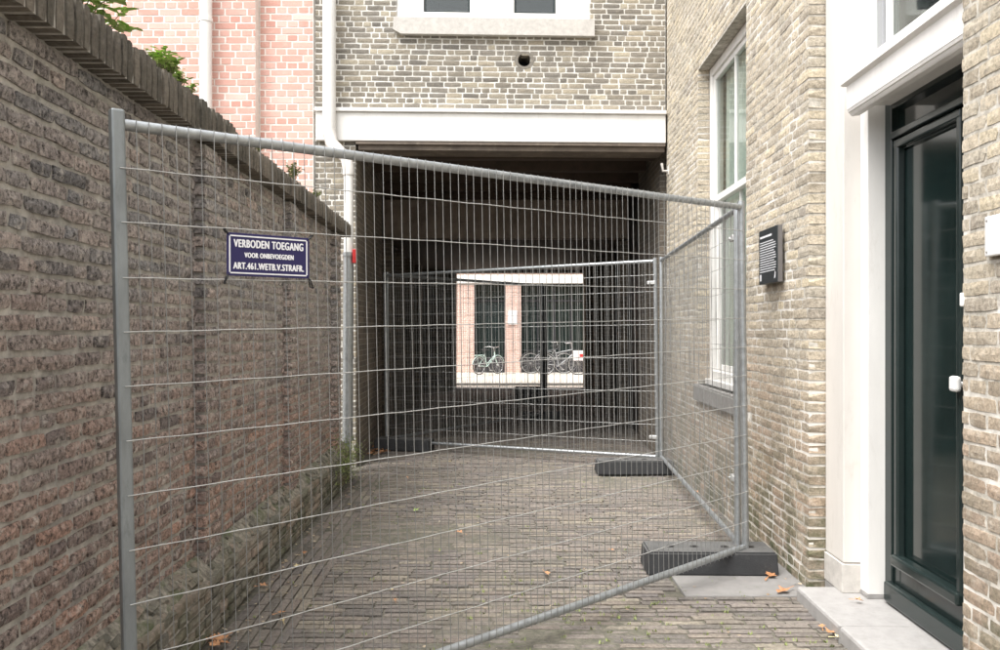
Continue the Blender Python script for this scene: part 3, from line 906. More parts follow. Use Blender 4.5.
# white plate at the right edge
pl = on_house('wall_plate', 'white enamel plate screwed to the near brick wall right of the door', 'plate', U(2.69), 1.672)
mb = MB(); mb.bbox(0, .21, -.022, -.004, 0, .135, .005); mb.build('plate_panel', M['knob'], pl)
mb = MB()
for (x, z) in ((.015, .015), (.195, .015), (.015, .12), (.195, .12)): mb.tube([(x, -.0245, z), (x, -.02, z)], .004, 8)
mb.build('screw', M['bluestone'], pl)

# ================================================================ GATE BUILDING (facade over the passage)
TG = math.radians(2.0)
gb = empty('gate_building', (0, 8.4, 0), (0, 0, TG),
    label='yellow and brown brick building spanning the alley above a dark passage with a white beam', cat='building')
GX0, GX1 = -1.93, 1.752
PASS = (-1.5, 1.80, -.1, 3.71)
GWIN = (-1.08, .945, 4.675, 5.9)
HOLE = (.225, .285, 4.215, 4.315)
gh = [PASS, GWIN]
core(gb, 'mortar_bed', M['facade_mortar'], GX0, GX1, -.05, TOP, .0045, .36, [(PASS[0] - .009, PASS[1], PASS[2], PASS[3]), GWIN, (.19, .32, 4.19, 4.33)])
kf = Kind('brick', M['facade_brick'], .175, .047, .1, rough=.0012, cham=.0018, wob=.0035, nu=3, nv=2, n=8, seed=21)
sill_r = (-1.11, .985, 4.50, 4.675)
fr = courses(GX0, GX1, 0, TOP, .0565, .180, .0105, gh + [sill_r, (.17, .34, 4.2, 4.32)], jit=.012, mixed=True)
print('facade', lay(gb, kf, fr, 0, 300, yj=.002))
# round vent hole
mb = MB(); n = 24
o_ = [(.255 + .105 * math.cos(t * 2 * math.pi / n), -.001, 4.26 + .092 * math.sin(t * 2 * math.pi / n)) for t in range(n)]
i_ = [(.255 + .068 * math.cos(t * 2 * math.pi / n), .0, 4.26 + .068 * math.sin(t * 2 * math.pi / n)) for t in range(n)]
j_ = [(p[0], .3, p[2]) for p in i_]
mb.add(o_ + i_ + j_, [(t, (t + 1) % n, n + (t + 1) % n, n + t) for t in range(n)] + [(n + t, n + (t + 1) % n, 2 * n + (t + 1) % n, 2 * n + t) for t in range(n)] + [tuple(range(2 * n, 3 * n))])
mb.build('vent_hole', M['facade_brick'], gb)
MB().box(.19, .32, .25, .26, 4.19, 4.33).build('vent_back', M['dark_room'], gb)
# white beam
mb = MB(); mb.bbox(GX0 + .02, GX1 - .01, -.055, .30, 3.385, 3.68, .006)
mb.bbox(GX0 + .01, GX1 - .008, -.085, .02, 3.682, 3.722, .006)
mb.build('lintel_beam', M['white_paint'], gb)
mb = MB(); mb.bbox(-1.5, 1.74, -.045, -.008, 3.352, 3.383, .003).bbox(-1.48, 1.74, -.006, .30, 3.30, 3.383, .004)
mb.build('beam_board', M['beam_board'], gb)
# left pier of the passage continues as a side wall; its corner under the beam is brick already
# sill and window
mb = MB()
pts = [(-1.105, 4.675), (.99, 4.675), (.99, 4.50), (-1.03, 4.50), (-1.115, 4.545)]
k = len(pts)
mb.add([(p[0], -.06, p[1]) for p in pts] + [(p[0], .10, p[1]) for p in pts], [tuple(range(k))[::-1], tuple(range(k, 2 * k))] + [(i, (i + 1) % k, (i + 1) % k + k, i + k) for i in range(k)])
mb.build('window_sill', M['stone'], gb)
gwn = empty('window'); gwn.parent = gb
mb = MB()
mb.bbox(-1.078, -.80, .02, .12, 4.68, 5.89, .004).bbox(.59, .943, .02, .12, 4.68, 5.89, .004)
mb.bbox(-.80, .59, .021, .12, 4.68, 4.76, .004).bbox(-.315, .15, .022, .12, 4.76, 5.88, .004)
mb.build('window_frame', M['white_paint'], gwn)
mb = MB()
sash(mb, -.798, -.317, 4.762, 5.88, .05, .09, 0, 1, .022); mb.build('sash', M['green_paint'], gwn)
mb = MB(); sash(mb, .152, .588, 4.762, 5.88, .05, .09, 0, 1, .022); mb.build('sash', M['green_paint'], gwn)
MB().box(-.78, -.33, .068, .072, 4.78, 5.87).build('pane', M['pane'], gwn)
MB().box(.17, .57, .068, .072, 4.78, 5.87).build('pane', M['pane'], gwn)
MB().box(-1.3, 1.3, .6, .62, 4.0, 6.0).build('interior_wall', M['dark_room'], gb)

# passage (built straight along the alley; own frame = world, so undo the root's turn)
inv = rmat(gb).inverted()
def world_part(name, mb, m, par):
    o = mb.build(name, m, par)
    return o
def wb(mb, x0, x1, y0, y1, z0, z1): return mb.box(x0, x1, y0, y1, z0, z1, inv)
def quadbox(mb, pts, z0, z1):
    k = len(pts)
    vs = [inv @ Vector((p[0], p[1], z0)) for p in pts] + [inv @ Vector((p[0], p[1], z1)) for p in pts]
    mb.add(vs, [tuple(range(k))[::-1], tuple(range(k, 2 * k))] + [(i, (i + 1) % k, (i + 1) % k + k, i + k) for i in range(k)])
mb = MB()
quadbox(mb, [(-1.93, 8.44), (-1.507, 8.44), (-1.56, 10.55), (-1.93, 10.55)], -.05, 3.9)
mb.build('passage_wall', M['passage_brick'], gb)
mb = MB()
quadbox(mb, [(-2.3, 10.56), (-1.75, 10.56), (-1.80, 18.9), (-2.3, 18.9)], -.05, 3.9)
mb.build('passage_wall', M['gloom_and_post_black'], gb)  # near-black colour stands in for the shade deep in the passage
mb = MB()
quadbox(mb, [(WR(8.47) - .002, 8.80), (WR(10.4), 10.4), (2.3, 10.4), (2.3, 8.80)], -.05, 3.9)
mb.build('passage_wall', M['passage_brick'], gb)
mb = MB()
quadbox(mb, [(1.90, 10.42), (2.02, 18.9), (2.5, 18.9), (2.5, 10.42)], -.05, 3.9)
mb.build('passage_wall', M['gloom_and_post_black'], gb)  # wall darkened in its colour where daylight fails inside the passage
# brick piers along the right side of the passage
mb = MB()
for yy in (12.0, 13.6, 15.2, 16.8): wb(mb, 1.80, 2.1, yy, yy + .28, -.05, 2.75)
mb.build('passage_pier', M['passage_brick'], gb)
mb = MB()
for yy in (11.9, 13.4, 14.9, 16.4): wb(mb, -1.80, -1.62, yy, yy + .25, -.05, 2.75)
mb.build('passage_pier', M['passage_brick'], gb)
mb = MB(); wb(mb, -1.93, 2.3, 8.75, 12.3, 3.76, 3.9); mb.build('passage_ceiling', M['dark_wood'], gb)
for yy in (9.05, 9.75, 10.45, 11.15, 11.8):
    mb = MB(); wb(mb, -1.75, 1.78 + .019 * (yy - 8.4), yy, yy + .14, 3.36, 3.759); mb.build('ceiling_joist', M['dark_wood'], gb)
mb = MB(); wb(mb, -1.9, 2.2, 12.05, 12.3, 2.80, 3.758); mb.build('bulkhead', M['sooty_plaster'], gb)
mb = MB(); wb(mb, -1.9, 2.3, 12.301, 18.9, 2.80, 3.0); mb.build('passage_ceiling', M['dark_wood'], gb)
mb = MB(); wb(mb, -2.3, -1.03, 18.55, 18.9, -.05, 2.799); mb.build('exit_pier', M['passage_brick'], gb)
mb = MB(); wb(mb, -1.029, 2.02, 18.55, 18.9, 2.745, 2.799); mb.build('exit_lintel', M['dark_wood'], gb)
mb = MB(); wb(mb, -6, 6, 18.901, 19.15, 2.75, TOP); wb(mb, -6, -1.035, 18.902, 19.15, -.05, 2.749); wb(mb, 1.985, 6, 18.902, 19.15, -.05, 2.749)
mb.build('rear_facade', M['facade_brick'], gb)
mb = MB(); wb(mb, -1.93, 2.3, 8.5, 19.1, TOP, TOP + .15); wb(mb, -1.93, -1.85, 8.8, 18.9, 3.9, TOP - .001); wb(mb, 2.3, 2.4, 8.8, 18.9, -.05, TOP - .001)
mb.build('roof', M['roof'], gb)
mb = MB(); wb(mb, -1.035, 1.99, 18.75, 19.15, -.03, .03); mb.build('exit_threshold', M['bluestone'], gb)

# ================================================================ PINK BUILDING
pb = empty('pink_brick_building', (0, 0, 0), label='pink red brick building with pale joints behind the garden wall, top left', cat='building')
PX0, PX1 = -9.0, -1.936
XS = -2.50
core(pb, 'mortar_bed', M['pink_mortar'], PX0, XS, -.05, TOP, 8.175, 8.6)
core(pb, 'mortar_bed', M['pink_mortar'], XS + .001, PX1, -.05, TOP, 8.305, 8.6)
kk = Kind('brick', M['pink_brick'], .215, .058, .1, rough=.0007, cham=.002, wob=.001, nu=2, nv=1, n=4, seed=31)
capy = lambda x: 329 - .84 * (480 - x)
r1 = courses(PX0, XS + .005, 1.9, TOP, .0725, .225, .013, jit=.002)
r2 = courses(XS + .006, PX1, 1.9, TOP, .0725, .225, .013, jit=.002)
visp = lambda x, y: y < capy(x) - 4 and x < 320
lay(pb, kk, r1, 8.17, 170, vis=visp, yj=.001)
lay(pb, kk, r2, 8.30, 130, vis=visp, yj=.001)
MB().box(PX0, PX1, 8.61, 18.9, -.05, TOP + .1).build('building_mass', M['roof'], pb)

# ================================================================ DRAINPIPES
dp = empty('drainpipe', (0, 0, 0), label='white drainpipe with grey steel lower section at the left corner of the passage', cat='drainpipe')
xt = -1.755; yt = 8.20
pt = at(330, 0, yt)
mb = MB(); mb.tube([(xt, yt + .02, 6.0), (xt, yt + .02, 3.42)], .068, 14); mb.build('upper_pipe', M['white_paint'], dp)
a0 = Vector((xt, yt + .02, 3.46)); a1 = Vector((xt + .03, yt, 3.33)); a2 = Vector((-1.555, 8.08, 3.16)); a3 = Vector((-1.525, 8.06, 3.04)); a4 = Vector((-1.525, 8.06, 2.98))
mb = MB(); mb.tube([a0, a1, a2, a3, a4], [.072, .066, .060, .058, .058], 14); mb.build('elbow', M['cream_paint'], dp)
mb = MB(); mb.tube([(-1.525, 8.06, 3.0), (-1.525, 8.05, 2.15)], .048, 14); mb.build('middle_pipe', M['white_paint'], dp)
mb = MB(); mb.tube([(-1.525, 8.05, 2.16), (-1.53, 8.03, .33)], .052, 14); mb.build('steel_pipe', M['galv'], dp)
mb = MB(); mb.tube([(-1.53, 8.03, .34), (-1.53, 8.03, -.02)], .040, 12); mb.build('foot_pipe', M['galv_post'], dp)
for z in (2.18, 1.15, .33):
    MB().tube([(-1.527, 8.045 - (2.18 - z) * .008, z - .02), (-1.527, 8.045 - (2.18 - z) * .008, z + .02)], .058, 14).build('pipe_collar', M['galv'], dp)
mb = MB(); mb.bbox(-1.475, -1.44, 8.0, 8.03, 2.09, 2.23, .004); mb.build('red_tag', M['red'], dp)
dp2 = empty('drainpipe', (at(205, 0, 8.06).x, 8.08, 0), label='straight white drainpipe on the pink brick building', cat='drainpipe')
mb = MB(); mb.tube([(0, 0, 0), (0, 0, 6.0)], .062, 14); mb.build('pipe', M['white_paint'], dp2)
for z in (2.9, 4.55): MB().tube([(0, 0, z - .02), (0, 0, z + .02)], .069, 14).build('pipe_collar', M['white_paint'], dp2)

# ================================================================ FENCE PANELS
NV, NH = 84, 11
LEN, HGT = 3.43, 2.0
def tube_mesh(name, pts, r, n, m):
    o = MB().tube(pts, r, n).build(name, m)
    me = o.data
    bpy.data.objects.remove(o)
    return me
me_post = MB(); me_post.bbox(-.021, .021, -.019, .019, -.13, HGT + .045, .007); _o = me_post.build('post', M['galv_post']); me_post = _o.data; bpy.data.objects.remove(_o)
me_rpost = tube_mesh('post', [(0, 0, -.13), (0, 0, HGT + .035)], .021, 14, M['galv'])
me_rail = tube_mesh('rail', [(.02, 0, 0), (LEN - .02, 0, 0)], .0185, 12, M['galv'])
me_vw = tube_mesh('vertical_wire', [(0, 0, -.018), (0, 0, HGT * .5), (0, 0, HGT + .018)], .0016, 5, M['wire_v'])
def hwire():
    pts = []
    for i in range(41):
        u = .0 + LEN * i / 40
        pts.append((u, 0, .0012 * math.sin(i * 1.9)))
    return tube_mesh('horizontal_wire', pts, .0020, 6, M['wire'])
me_hw = hwire()
clampb = MB(); clampb.bbox(-.035, .05, -.03, .03, -.018, .018, .005); clampb.tube([(.02, -.05, 0), (.02, .04, 0)], .007, 8); clampb.tube([(.02, -.052, 0), (.02, -.042, 0)], .013, 6)
_o = clampb.build('clamp', M['knob']); me_clamp = _o.data; bpy.data.objects.remove(_o)
# a clamp is zinc-coloured
me_clamp.materials.clear(); me_clamp.materials.append(M['wire'])
def put(name, me, par, loc, rot=(0, 0, 0), sc=(1, 1, 1)):
    o = bpy.data.objects.new(name, me); col.objects.link(o); o.parent = par
    o.location = loc; o.rotation_euler = rot; o.scale = sc
    return o
def panel(p0, p1, label, left_square=False, bulge=1, clamps=()):
    p0, p1 = Vector(p0), Vector(p1)
    d = p1 - p0
    yaw = math.atan2(d.y, d.x); L = d.length
    roll = -math.asin(d.z / L)
    t = empty('site_fence', p0, (0, roll, yaw), label=label, cat='fence', group='galvanised site fence panels in the alley')
    s = L / LEN
    put('post', me_post if left_square else me_rpost, t, (0, 0, 0))
    put('post', me_rpost, t, (L, 0, 0))
    put('rail', me_rail, t, (0, 0, HGT), sc=(s, 1, 1))
    put('rail', me_rail, t, (0, 0, 0), sc=(s, 1, 1))
    nv = int(L / .0412)
    for i in range(nv):
        u = .03 + (L - .06) * (i + .5) / nv
        w = put('vertical_wire', me_vw, t, (u + R.uniform(-.001, .001), bulge * -.0205, 0), rot=(R.uniform(-.0008, .0008), R.uniform(-.0012, .0012), 0))
    for i in range(NH):
        z = HGT * (i + 1) / (NH + .75) - .012
        put('horizontal_wire', me_hw, t, (0, bulge * -.0245, z + R.uniform(-.002, .002)), rot=(0, R.uniform(-.0008, .0008), 0), sc=(s, 1, 1))
    for (u, z) in clamps:
        put('clamp', me_clamp, t, (u if u >= 0 else L + u, 0, z), rot=(0, 0, 0 if u < 1 else math.pi))
    return t
P1 = (-1.160, 2.52, .070); P2 = (1.448, 4.72, .145)
pan1 = panel(P1, P2, 'nearest galvanised mesh fence panel, hung with the blue sign, slanting across the alley', left_square=True)
pan2 = panel((1.425, 4.80, .150), (1.640, 8.12, .128), 'galvanised mesh fence panel standing along the right wall in front of the sash window', clamps=((0.03, 1.83), (0.03, .38)))
pan3 = panel((1.610, 8.17, .125), (-1.375, 9.70, .08), 'galvanised mesh fence panel across the mouth of the dark passage', bulge=-1, clamps=((0.03, 1.78), (.03, .2)))
pan4 = panel((-1.37, 9.78, .09), (.66, 12.5, .11), 'farthest galvanised mesh fence panel, standing slantwise inside the dark passage')

# ---- fence feet
def foot(c, rz, label, L=.74, Wd=.25, H=.135):
    t = empty('ballast_block', (c[0], c[1], c[2] if len(c) > 2 else .004), (0, 0, rz), label=label, cat='ballast block', group='black feet of the fence')
    bm = bmesh.new(); bmesh.ops.create_cube(bm, size=1)
    for v in bm.verts:
        k = 1 if v.co.z > 0 else 0
        v.co = Vector((v.co.x * (L - .02 * k), v.co.y * (Wd - .015 * k), (v.co.z + .5) * H))
    bmesh.ops.bevel(bm, geom=bm.edges[:], offset=.01, segments=2, affect='EDGES')
    me = bpy.data.meshes.new('block'); bm.to_mesh(me); bm.free(); me.materials.append(M['block'])
    link('block', me, t)
    for x in (-.22, -.08, .10, .25):
        MB().tube([(x, 0, H - .004), (x, 0, H + .0015)], .024, 12).build('post_socket', M['black_plastic'], t)
    return t
foot((1.232, 4.745), math.radians(-1.5), 'near dark grey fence foot block against the right wall by the doorstep', L=.76, Wd=.27)
foot((1.33, 7.93), math.radians(1), 'dark fence foot block under the middle post, by the right wall', L=.76)
foot((-1.13, 9.45), math.radians(-12), 'dark fence foot block at the left side of the passage mouth', L=.68)
foot((.66, 12.6), math.radians(20), 'dark fence foot block deep inside the passage under the farthest panel', L=.6)
foot((.62, 16.0), 0, 'lower one of two stacked black foot blocks near the far end of the passage', L=.66)
foot((.62, 16.0, .141), 0, 'upper one of two stacked black foot blocks near the far end of the passage', L=.66)
gp = empty('barrier_post', (.87, 15.98, .277), label='thick black post standing at the stacked blocks before the far street', cat='post')
mb = MB(); mb.bbox(-.07, .07, -.05, .05, .0, 2.0, .01); mb.build('post_shaft', M['gloom_and_post_black'], gp)
mb = MB(); mb.bbox(-.078, .078, -.058, .058, 2.0, 2.03, .006); mb.build('post_cap', M['gloom_and_post_black'], gp)

# ================================================================ BLUE SIGN
d1 = Vector(P2) - Vector(P1)
yaw1 = math.atan2(d1.y, d1.x); roll1 = -math.asin(d1.z / d1.length)
panM = Matrix.Translation(P1) @ Euler((0, roll1, yaw1)).to_matrix().to_4x4()
SW, SH = .302, .146
stt = .325
sg = empty('warning_sign', (0, 0, 0), label='dark blue enamel no entry sign with white lettering tied to the front fence', cat='sign')
base = panM @ Vector((stt, -.030, 1.603 - P1[2]))
sg.location = base
sg.rotation_euler = (0, math.radians(-.2), yaw1)
mb = MB(); mb.bbox(0, SW, -.0025, .0, 0, SH, .001); mb.build('sign_panel', M['sign_blue'], sg)
mb = MB()
i0, i1, t = .008, .0125, 0
for (x0, x1, z0, z1) in ((i0 + .004, SW - i0 - .004, i0, i1), (i0 + .004, SW - i0 - .004, SH - i1, SH - i0), (i0, i1, i0 + .004, SH - i0 - .004), (SW - i1, SW - i0, i0 + .004, SH - i0 - .004)):
    mb.box(x0, x1, -.0034, -.0026, z0, z1)
mb.build('sign_border', M['sign_white'], sg)
dg = bpy.context.evaluated_depsgraph_get()
def text(name, s, w, h, x, z, y, m, par, off=.0):
    wt = off * .085; off = 0.0
    cu = bpy.data.curves.new(name, 'FONT'); cu.body = s; cu.size = 1; cu.align_x = 'LEFT'
    cu.extrude = .0; cu.offset = off; cu.space_character = 1.12
    o = bpy.data.objects.new(name, cu); col.objects.link(o)
    bpy.context.view_layer.update()
    me = bpy.data.meshes.new_from_object(o.evaluated_get(bpy.context.evaluated_depsgraph_get()))
    bpy.data.objects.remove(o); bpy.data.curves.remove(cu)
    xs = [v.co.x for v in me.vertices]; ys = [v.co.y for v in me.vertices]
    x0, x1, y0, y1 = min(xs), max(xs), min(ys), max(ys)
    for v in me.vertices:
        v.co = Vector((x + (v.co.x - x0) / (x1 - x0) * w, y, z + (v.co.y - y0) / (y1 - y0) * h))
    vv = [v.co.copy() for v in me.vertices]; ff = [tuple(p.vertices) for p in me.polygons]
    bpy.data.meshes.remove(me)
    out = MB()
    for k, (dx, dz) in enumerate(((0, 0), (wt, 0), (-wt, 0), (0, wt * .5), (0, -wt * .5))):      # struck bold
        out.add([(q.x + dx * .5, q.y - k * .00004, q.z + dz * .5) for q in vv], ff)
    return out.build(name, m, par)
text('lettering', 'VERBODEN TOEGANG', .252, .026, .025, .098, -.0034, M['sign_white'], sg, .035)
text('lettering', 'VOOR ONBEVOEGDEN', .178, .0165, .062, .064, -.0034, M['sign_white'], sg, .03)
text('lettering', 'ART.461.WETB.V.STRAFR.', .256, .022, .023, .024, -.0034, M['sign_white'], sg, .035)
for (x, z, dx, dz) in ((.004, SH - .004, -.012, .012), (SW - .004, SH - .004, .013, .012), (.004, .004, -.012, -.03), (SW - .004, .004, .016, -.036)):
    mb = MB()
    q = [(x, -.006, z), (x + dx * .5, -.009, z + dz * .4), (x + dx, -.002, z + dz), (x + dx * .8, .008, z + dz * .95), (x + dx * .3, .004, z + dz * .3)]
    mb.tube(q, .0028, 6, closed=True)
    mb.bbox(x + dx - .004, x + dx + .004, -.010, -.001, z + dz - .003, z + dz + .004, .001)
    mb.build('cable_tie', M['black_plastic'], sg)

# ================================================================ OPPOSITE BUILDING AND BICYCLES
ob = empty('opposite_building', (0, 26.6, 0), label='pink brick building with large dark windows across the street, seen through the passage', cat='building')
cols_ = [(-8.2, -7.6), (-6.0, -5.4), (-3.75, -3.15), (-1.46, -.86), (.165, .70), (2.95, 3.55), (5.6, 6.2), (8.0, 8.6)]
for (a, b) in cols_:
    mb = MB(); mb.box(a, b, 0, .6, -.03, 2.95); mb.build('brick_pier', M['opposite_brick'], ob)
mb = MB(); mb.bbox(-14, 14, -.06, .6, 2.951, 3.20, .01); mb.build('stone_band', M['white_paint'], ob)
mb = MB(); mb.box(-14, 14, .0, .6, 3.201, 9); mb.build('upper_wall', M['opposite_brick'], ob)
MB().box(-14, -8.201, 0, .6, -.03, 2.95).box(8.601, 14, 0, .6, -.03, 2.95).build('side_wall', M['opposite_brick'], ob)
edges = [(cols_[i][1], cols_[i + 1][0]) for i in range(len(cols_) - 1)]
for (a, b) in edges:
    f = MB(); nb = max(1, int((b - a) / .55))
    f.box(a, b, .28, .36, -.03, .45)
    for k in range(nb + 1):
        x = a + (b - a) * k / nb
        f.box(x - .025 if k else x, x + .025 if k < nb else x, .285, .35, .45, 2.95)
    f.box(a, b, .29, .345, 2.35, 2.41)
    wo_ = f.build('window', M['bike_black'], ob)
    MB().box(a, b, .32, .325, .45, 2.94).build('pane', M['door_pane'], wo_)
mb = MB(); mb.box(-14, 14, .61, 6, -.03, 9.1); mb.build('building_mass', M['roof'], ob)
notice = empty('wall_notice', (.43, 26.58, 0), label='small white notice on the brick pier across the street', cat='notice')
mb = MB(); mb.bbox(-.17, .14, -.02, .015, 1.58, 2.05, .004); mb.build('notice_board', M['sign_white'], notice)

def bicycle(x, y, scale, frame_m, label, rz=0, low=False, crate=False, lean=0.0):
    t = empty('bicycle', (x, y, -.015), (math.radians(lean), 0, rz), label=label, cat='bicycle', group='bicycles parked against the building across the street')
    s = scale; rw = .34 * s; wb_ = 1.08 * s
    for cx in (0, wb_):
        w = MB(); n = 28
        w.tube([(cx + rw * math.cos(k * 2 * math.pi / n), 0, rw + rw * math.sin(k * 2 * math.pi / n)) for k in range(n)], .018 * s, 6, closed=True)
        wo = w.build('wheel', M['tyre'], t)
        r_ = MB(); r_.tube([(cx + (rw - .025) * math.cos(k * 2 * math.pi / n), 0, rw + (rw - .025) * math.sin(k * 2 * math.pi / n)) for k in range(n)], .011 * s, 5, closed=True)
        r_.build('rim', M['chrome'], wo)
        sp = MB()
        for k in range(14):
            a = k * 2 * math.pi / 14
            sp.tube([(cx, 0, rw), (cx + (rw - .03) * math.cos(a), 0, rw + (rw - .03) * math.sin(a))], .003, 3)
        sp.tube([(cx, -.04, rw), (cx, .04, rw)], .02, 8)
        sp.build('spokes', M['chrome'], wo)
        fd = MB(); fd.tube([(cx + (rw + .035) * math.cos(a), 0, rw + (rw + .035) * math.sin(a)) for a in [math.radians(q) for q in range(20, 171, 15)]], .014 * s, 5)
        fd.build('mudguard', frame_m, t)
    bb = Vector((.45 * s, 0, .30 * s)); seat = Vector((.32 * s, 0, .80 * s)); head = Vector((.88 * s, 0, .86 * s)); hl = Vector((.92 * s, 0, .66 * s))
    f = MB()
    f.tube([bb, seat], .017 * s, 8); f.tube([bb, hl], .02 * s, 8)
    if low: f.tube([bb + Vector((0, 0, .08)), hl + Vector((0, 0, .06))], .018 * s, 8)
    else: f.tube([seat + Vector((.02, 0, -.1)), head + Vector((0, 0, -.05))], .017 * s, 8)
    f.tube([head, hl], .02 * s, 8); f.tube([hl, (wb_, 0, rw)], .015 * s, 8); f.tube([bb, (0, 0, rw)], .014 * s, 8); f.tube([seat, (0, 0, rw)], .012 * s, 8)
    f.build('frame', frame_m, t)
    sd_ = MB(); sd_.bbox(seat.x - .14 * s, seat.x + .13 * s, -.07, .07, seat.z + .10, seat.z + .15, .02); sd_.tube([seat, seat + Vector((0, 0, .11))], .012, 6); sd_.build('saddle', M['tyre'], t)
    hb = MB(); hb.tube([head, head + Vector((-.03, 0, .14))], .012, 6); hb.tube([head + Vector((-.2, -.27, .15)), head + Vector((-.03, -.2, .17)), head + Vector((-.01, 0, .14)), head + Vector((-.03, .2, .17)), head + Vector((-.2, .27, .15))], .012, 6); hb.build('handlebar', M['chrome'], t)
    ca = MB(); ca.bbox(-.22 * s, .22 * s, -.06, .06, .74 * s, .76 * s, .004); ca.tube([(-.1, 0, .74 * s), (0, 0, rw)], .007, 5); ca.build('carrier', frame_m, t)
    cr = MB(); cr.tube([bb + Vector((0, -.06, 0)), bb + Vector((.12, -.06, -.12))], .01, 5); cr.bbox(bb.x + .07, bb.x + .17, -.13, -.05, bb.z - .14, bb.z - .115, .004); cr.build('crank', M['chrome'], t)
    if crate:
        c = MB(); c.bbox(wb_ - .18, wb_ + .24, -.18, .18, .44, .46, .004).bbox(wb_ - .18, wb_ - .165, -.18, .18, .44, .76, .004).bbox(wb_ + .225, wb_ + .24, -.18, .18, .44, .76, .004).bbox(wb_ - .18, wb_ + .24, -.18, -.165, .44, .76, .004).bbox(wb_ - .18, wb_ + .24, .165, .18, .44, .76, .004)
        c.build('crate', M['crate'], t)
        c = MB(); c.bbox(wb_ + .02, wb_ + .2, -.185, -.181, .55, .66, .001); c.build('red_reflector', M['red'], t)
    return t
bicycle(-.66, 25.3, .82, M['bike_mint'], 'small mint and white bicycle parked left of the brick pier across the street', low=True, rz=.85)
bicycle(1.0, 25.9, 1.0, M['bike_black'], 'black bicycle parked just right of the brick pier across the street')
bicycle(1.42, 25.3, .98, M['bike_grey'], 'grey bicycle with a white crate on its front, rightmost across the street', crate=True)

# ================================================================ PLANTS ON THE WALL
def leaf(mb, c, d, up, L, W):
    d = d.normalized(); s = d.cross(up).normalized(); n_ = s.cross(d).normalized()
    p = [c, c + d * L * .35 + s * W * .5 + n_ * L * .04, c + d * L * .75 + s * W * .38 - n_ * L * .02, c + d * L - n_ * L * .12, c + d * L * .75 - s * W * .38 - n_ * L * .02, c + d * L * .35 - s * W * .5 + n_ * L * .04, c + d * L * .5 - n_ * L * .05]
    mb.add(p, [(0, 1, 6), (1, 2, 6), (2, 3, 6), (3, 4, 6), (4, 5, 6), (5, 0, 6)])
def plant(loc, h, n, L, label, spread=.12, mat='leaf_green', cat='plant', name='wall_plant', lay_=0.0):
    t = empty(name, loc, label=label, cat=cat, group='weeds growing on top of the garden wall')
    fm = MB(); sm = MB()
    for k in range(n):
        a = R.uniform(0, 6.28); rr = R.uniform(.2, 1) * spread
        tip = Vector((math.cos(a) * rr, math.sin(a) * rr, h * R.uniform(.45, 1)))
        mid = tip * .5 + Vector((0, 0, h * .1))
        sm.tube([(0, 0, -.01), mid, tip], [.0025, .002, .001], 4)
        for q in range(5):
            f = .35 + .65 * q / 4
            p = mid.lerp(tip, f)
            b = R.uniform(0, 6.28)
            leaf(fm, p, Vector((math.cos(b), math.sin(b), R.uniform(-.3, .5))), Vector((0, 0, 1)), L * R.uniform(.6, 1.1), L * .55)
    sm.build('stem', M['stem'], t); fm.build('leaves', M[mat], t)
    return t
def wtop(px, z_add=0.0, inset=.10):
    y_ = 1.30 / ((480 - px) / 800.0)
    return Vector((-1.30 - .025 * y_ - inset, y_, (2.475 if y_ < 4.15 else 2.455) + z_add))
plant(wtop(106), .27, 22, .085, 'tall leafy green weed on the wall coping at the top left', .17)
plant(wtop(128), .17, 14, .06, 'smaller leafy weed on the coping just right of the tall weed', .14)
for px, h, nn, L in ((165, .12, 18, .038), (176, .13, 18, .04), (186, .10, 18, .03), (196, .08, 18, .025)):
    plant(wtop(px, 0, .03), h, nn, L, {165: 'low tuft of green weed on the coping above the fence corner, leftmost of the tufts', 176: 'low bright green tuft on the coping, second of the tufts', 186: 'low mossy tuft on the coping near the white drainpipe', 196: 'mossy cushion on the coping directly under the white drainpipe'}[px], .05)
for px, h, nn, L in ((262, .11, 18, .03), (297, .16, 26, .035), (318, .09, 16, .03)):
    plant(wtop(px, 0, .03), h, nn, L, {262: 'small mossy tuft on the coping where it steps down', 297: 'green weed tuft on the coping near the far end of the wall', 318: 'tiny moss tuft at the far end of the wall coping'}[px], .07, 'leaf_moss')
# moss clump at the far end of the ledge
t = empty('moss_clump', (-1.40, 7.2, .2), label='green moss and grass clump at the far end of the wall ledge by the drainpipe', cat='moss')
fm = MB()
for k in range(900):
    y_ = R.gauss(0, .28); c = Vector((R.uniform(-.04, .07) + .00, y_, R.gauss(.08, .09)))
    c.x = .035 - max(0, c.z - .1) * .5 + R.uniform(-.01, .03)
    a = R.uniform(0, 6.28)
    leaf(fm, c, Vector((R.uniform(0, 1), math.cos(a) * .6, R.uniform(-.6, .8))), Vector((0, 0, 1)), R.uniform(.015, .04), .008)
fm.build('moss_blades', M['leaf_moss'], t)

# ================================================================ FALLEN LEAVES
def leaf_mesh(seed, spread=1.0):
    rr = random.Random(seed); bm_v = []; n = 11
    prof_ = [1, .55, .95, .5, .9, .45, .5, .45, .9, .5, .95]
    c0 = (0, 0, .012)
    curl = rr.uniform(.25, .6)
    for k in range(n):
        a = 2 * math.pi * k / n; r = prof_[k] * .05 * rr.uniform(.85, 1.15)
        bm_v.append((r * math.cos(a), r * math.sin(a) * .8, .006 + curl * abs(math.sin(a)) * r * .8 + rr.uniform(0, .008)))
    vs = [c0] + bm_v + [(-.085, rr.uniform(-.01, .01), .004), (-.082, .012, .008)]
    fs = [(0, 1 + k, 1 + (k + 1) % n) for k in range(n)] + [(0, n + 1, n + 2)]
    return vs, fs
lm = {}
for s in range(5):
    for key in ('leaf_dead', 'leaf_pale', 'leaf_lime'):
        v, f = leaf_mesh(s)
        me = bpy.data.meshes.new('fallen_leaf'); me.from_pydata(v, [], f); me.materials.append(M[key]); me.update()
        lm[(s, key)] = me
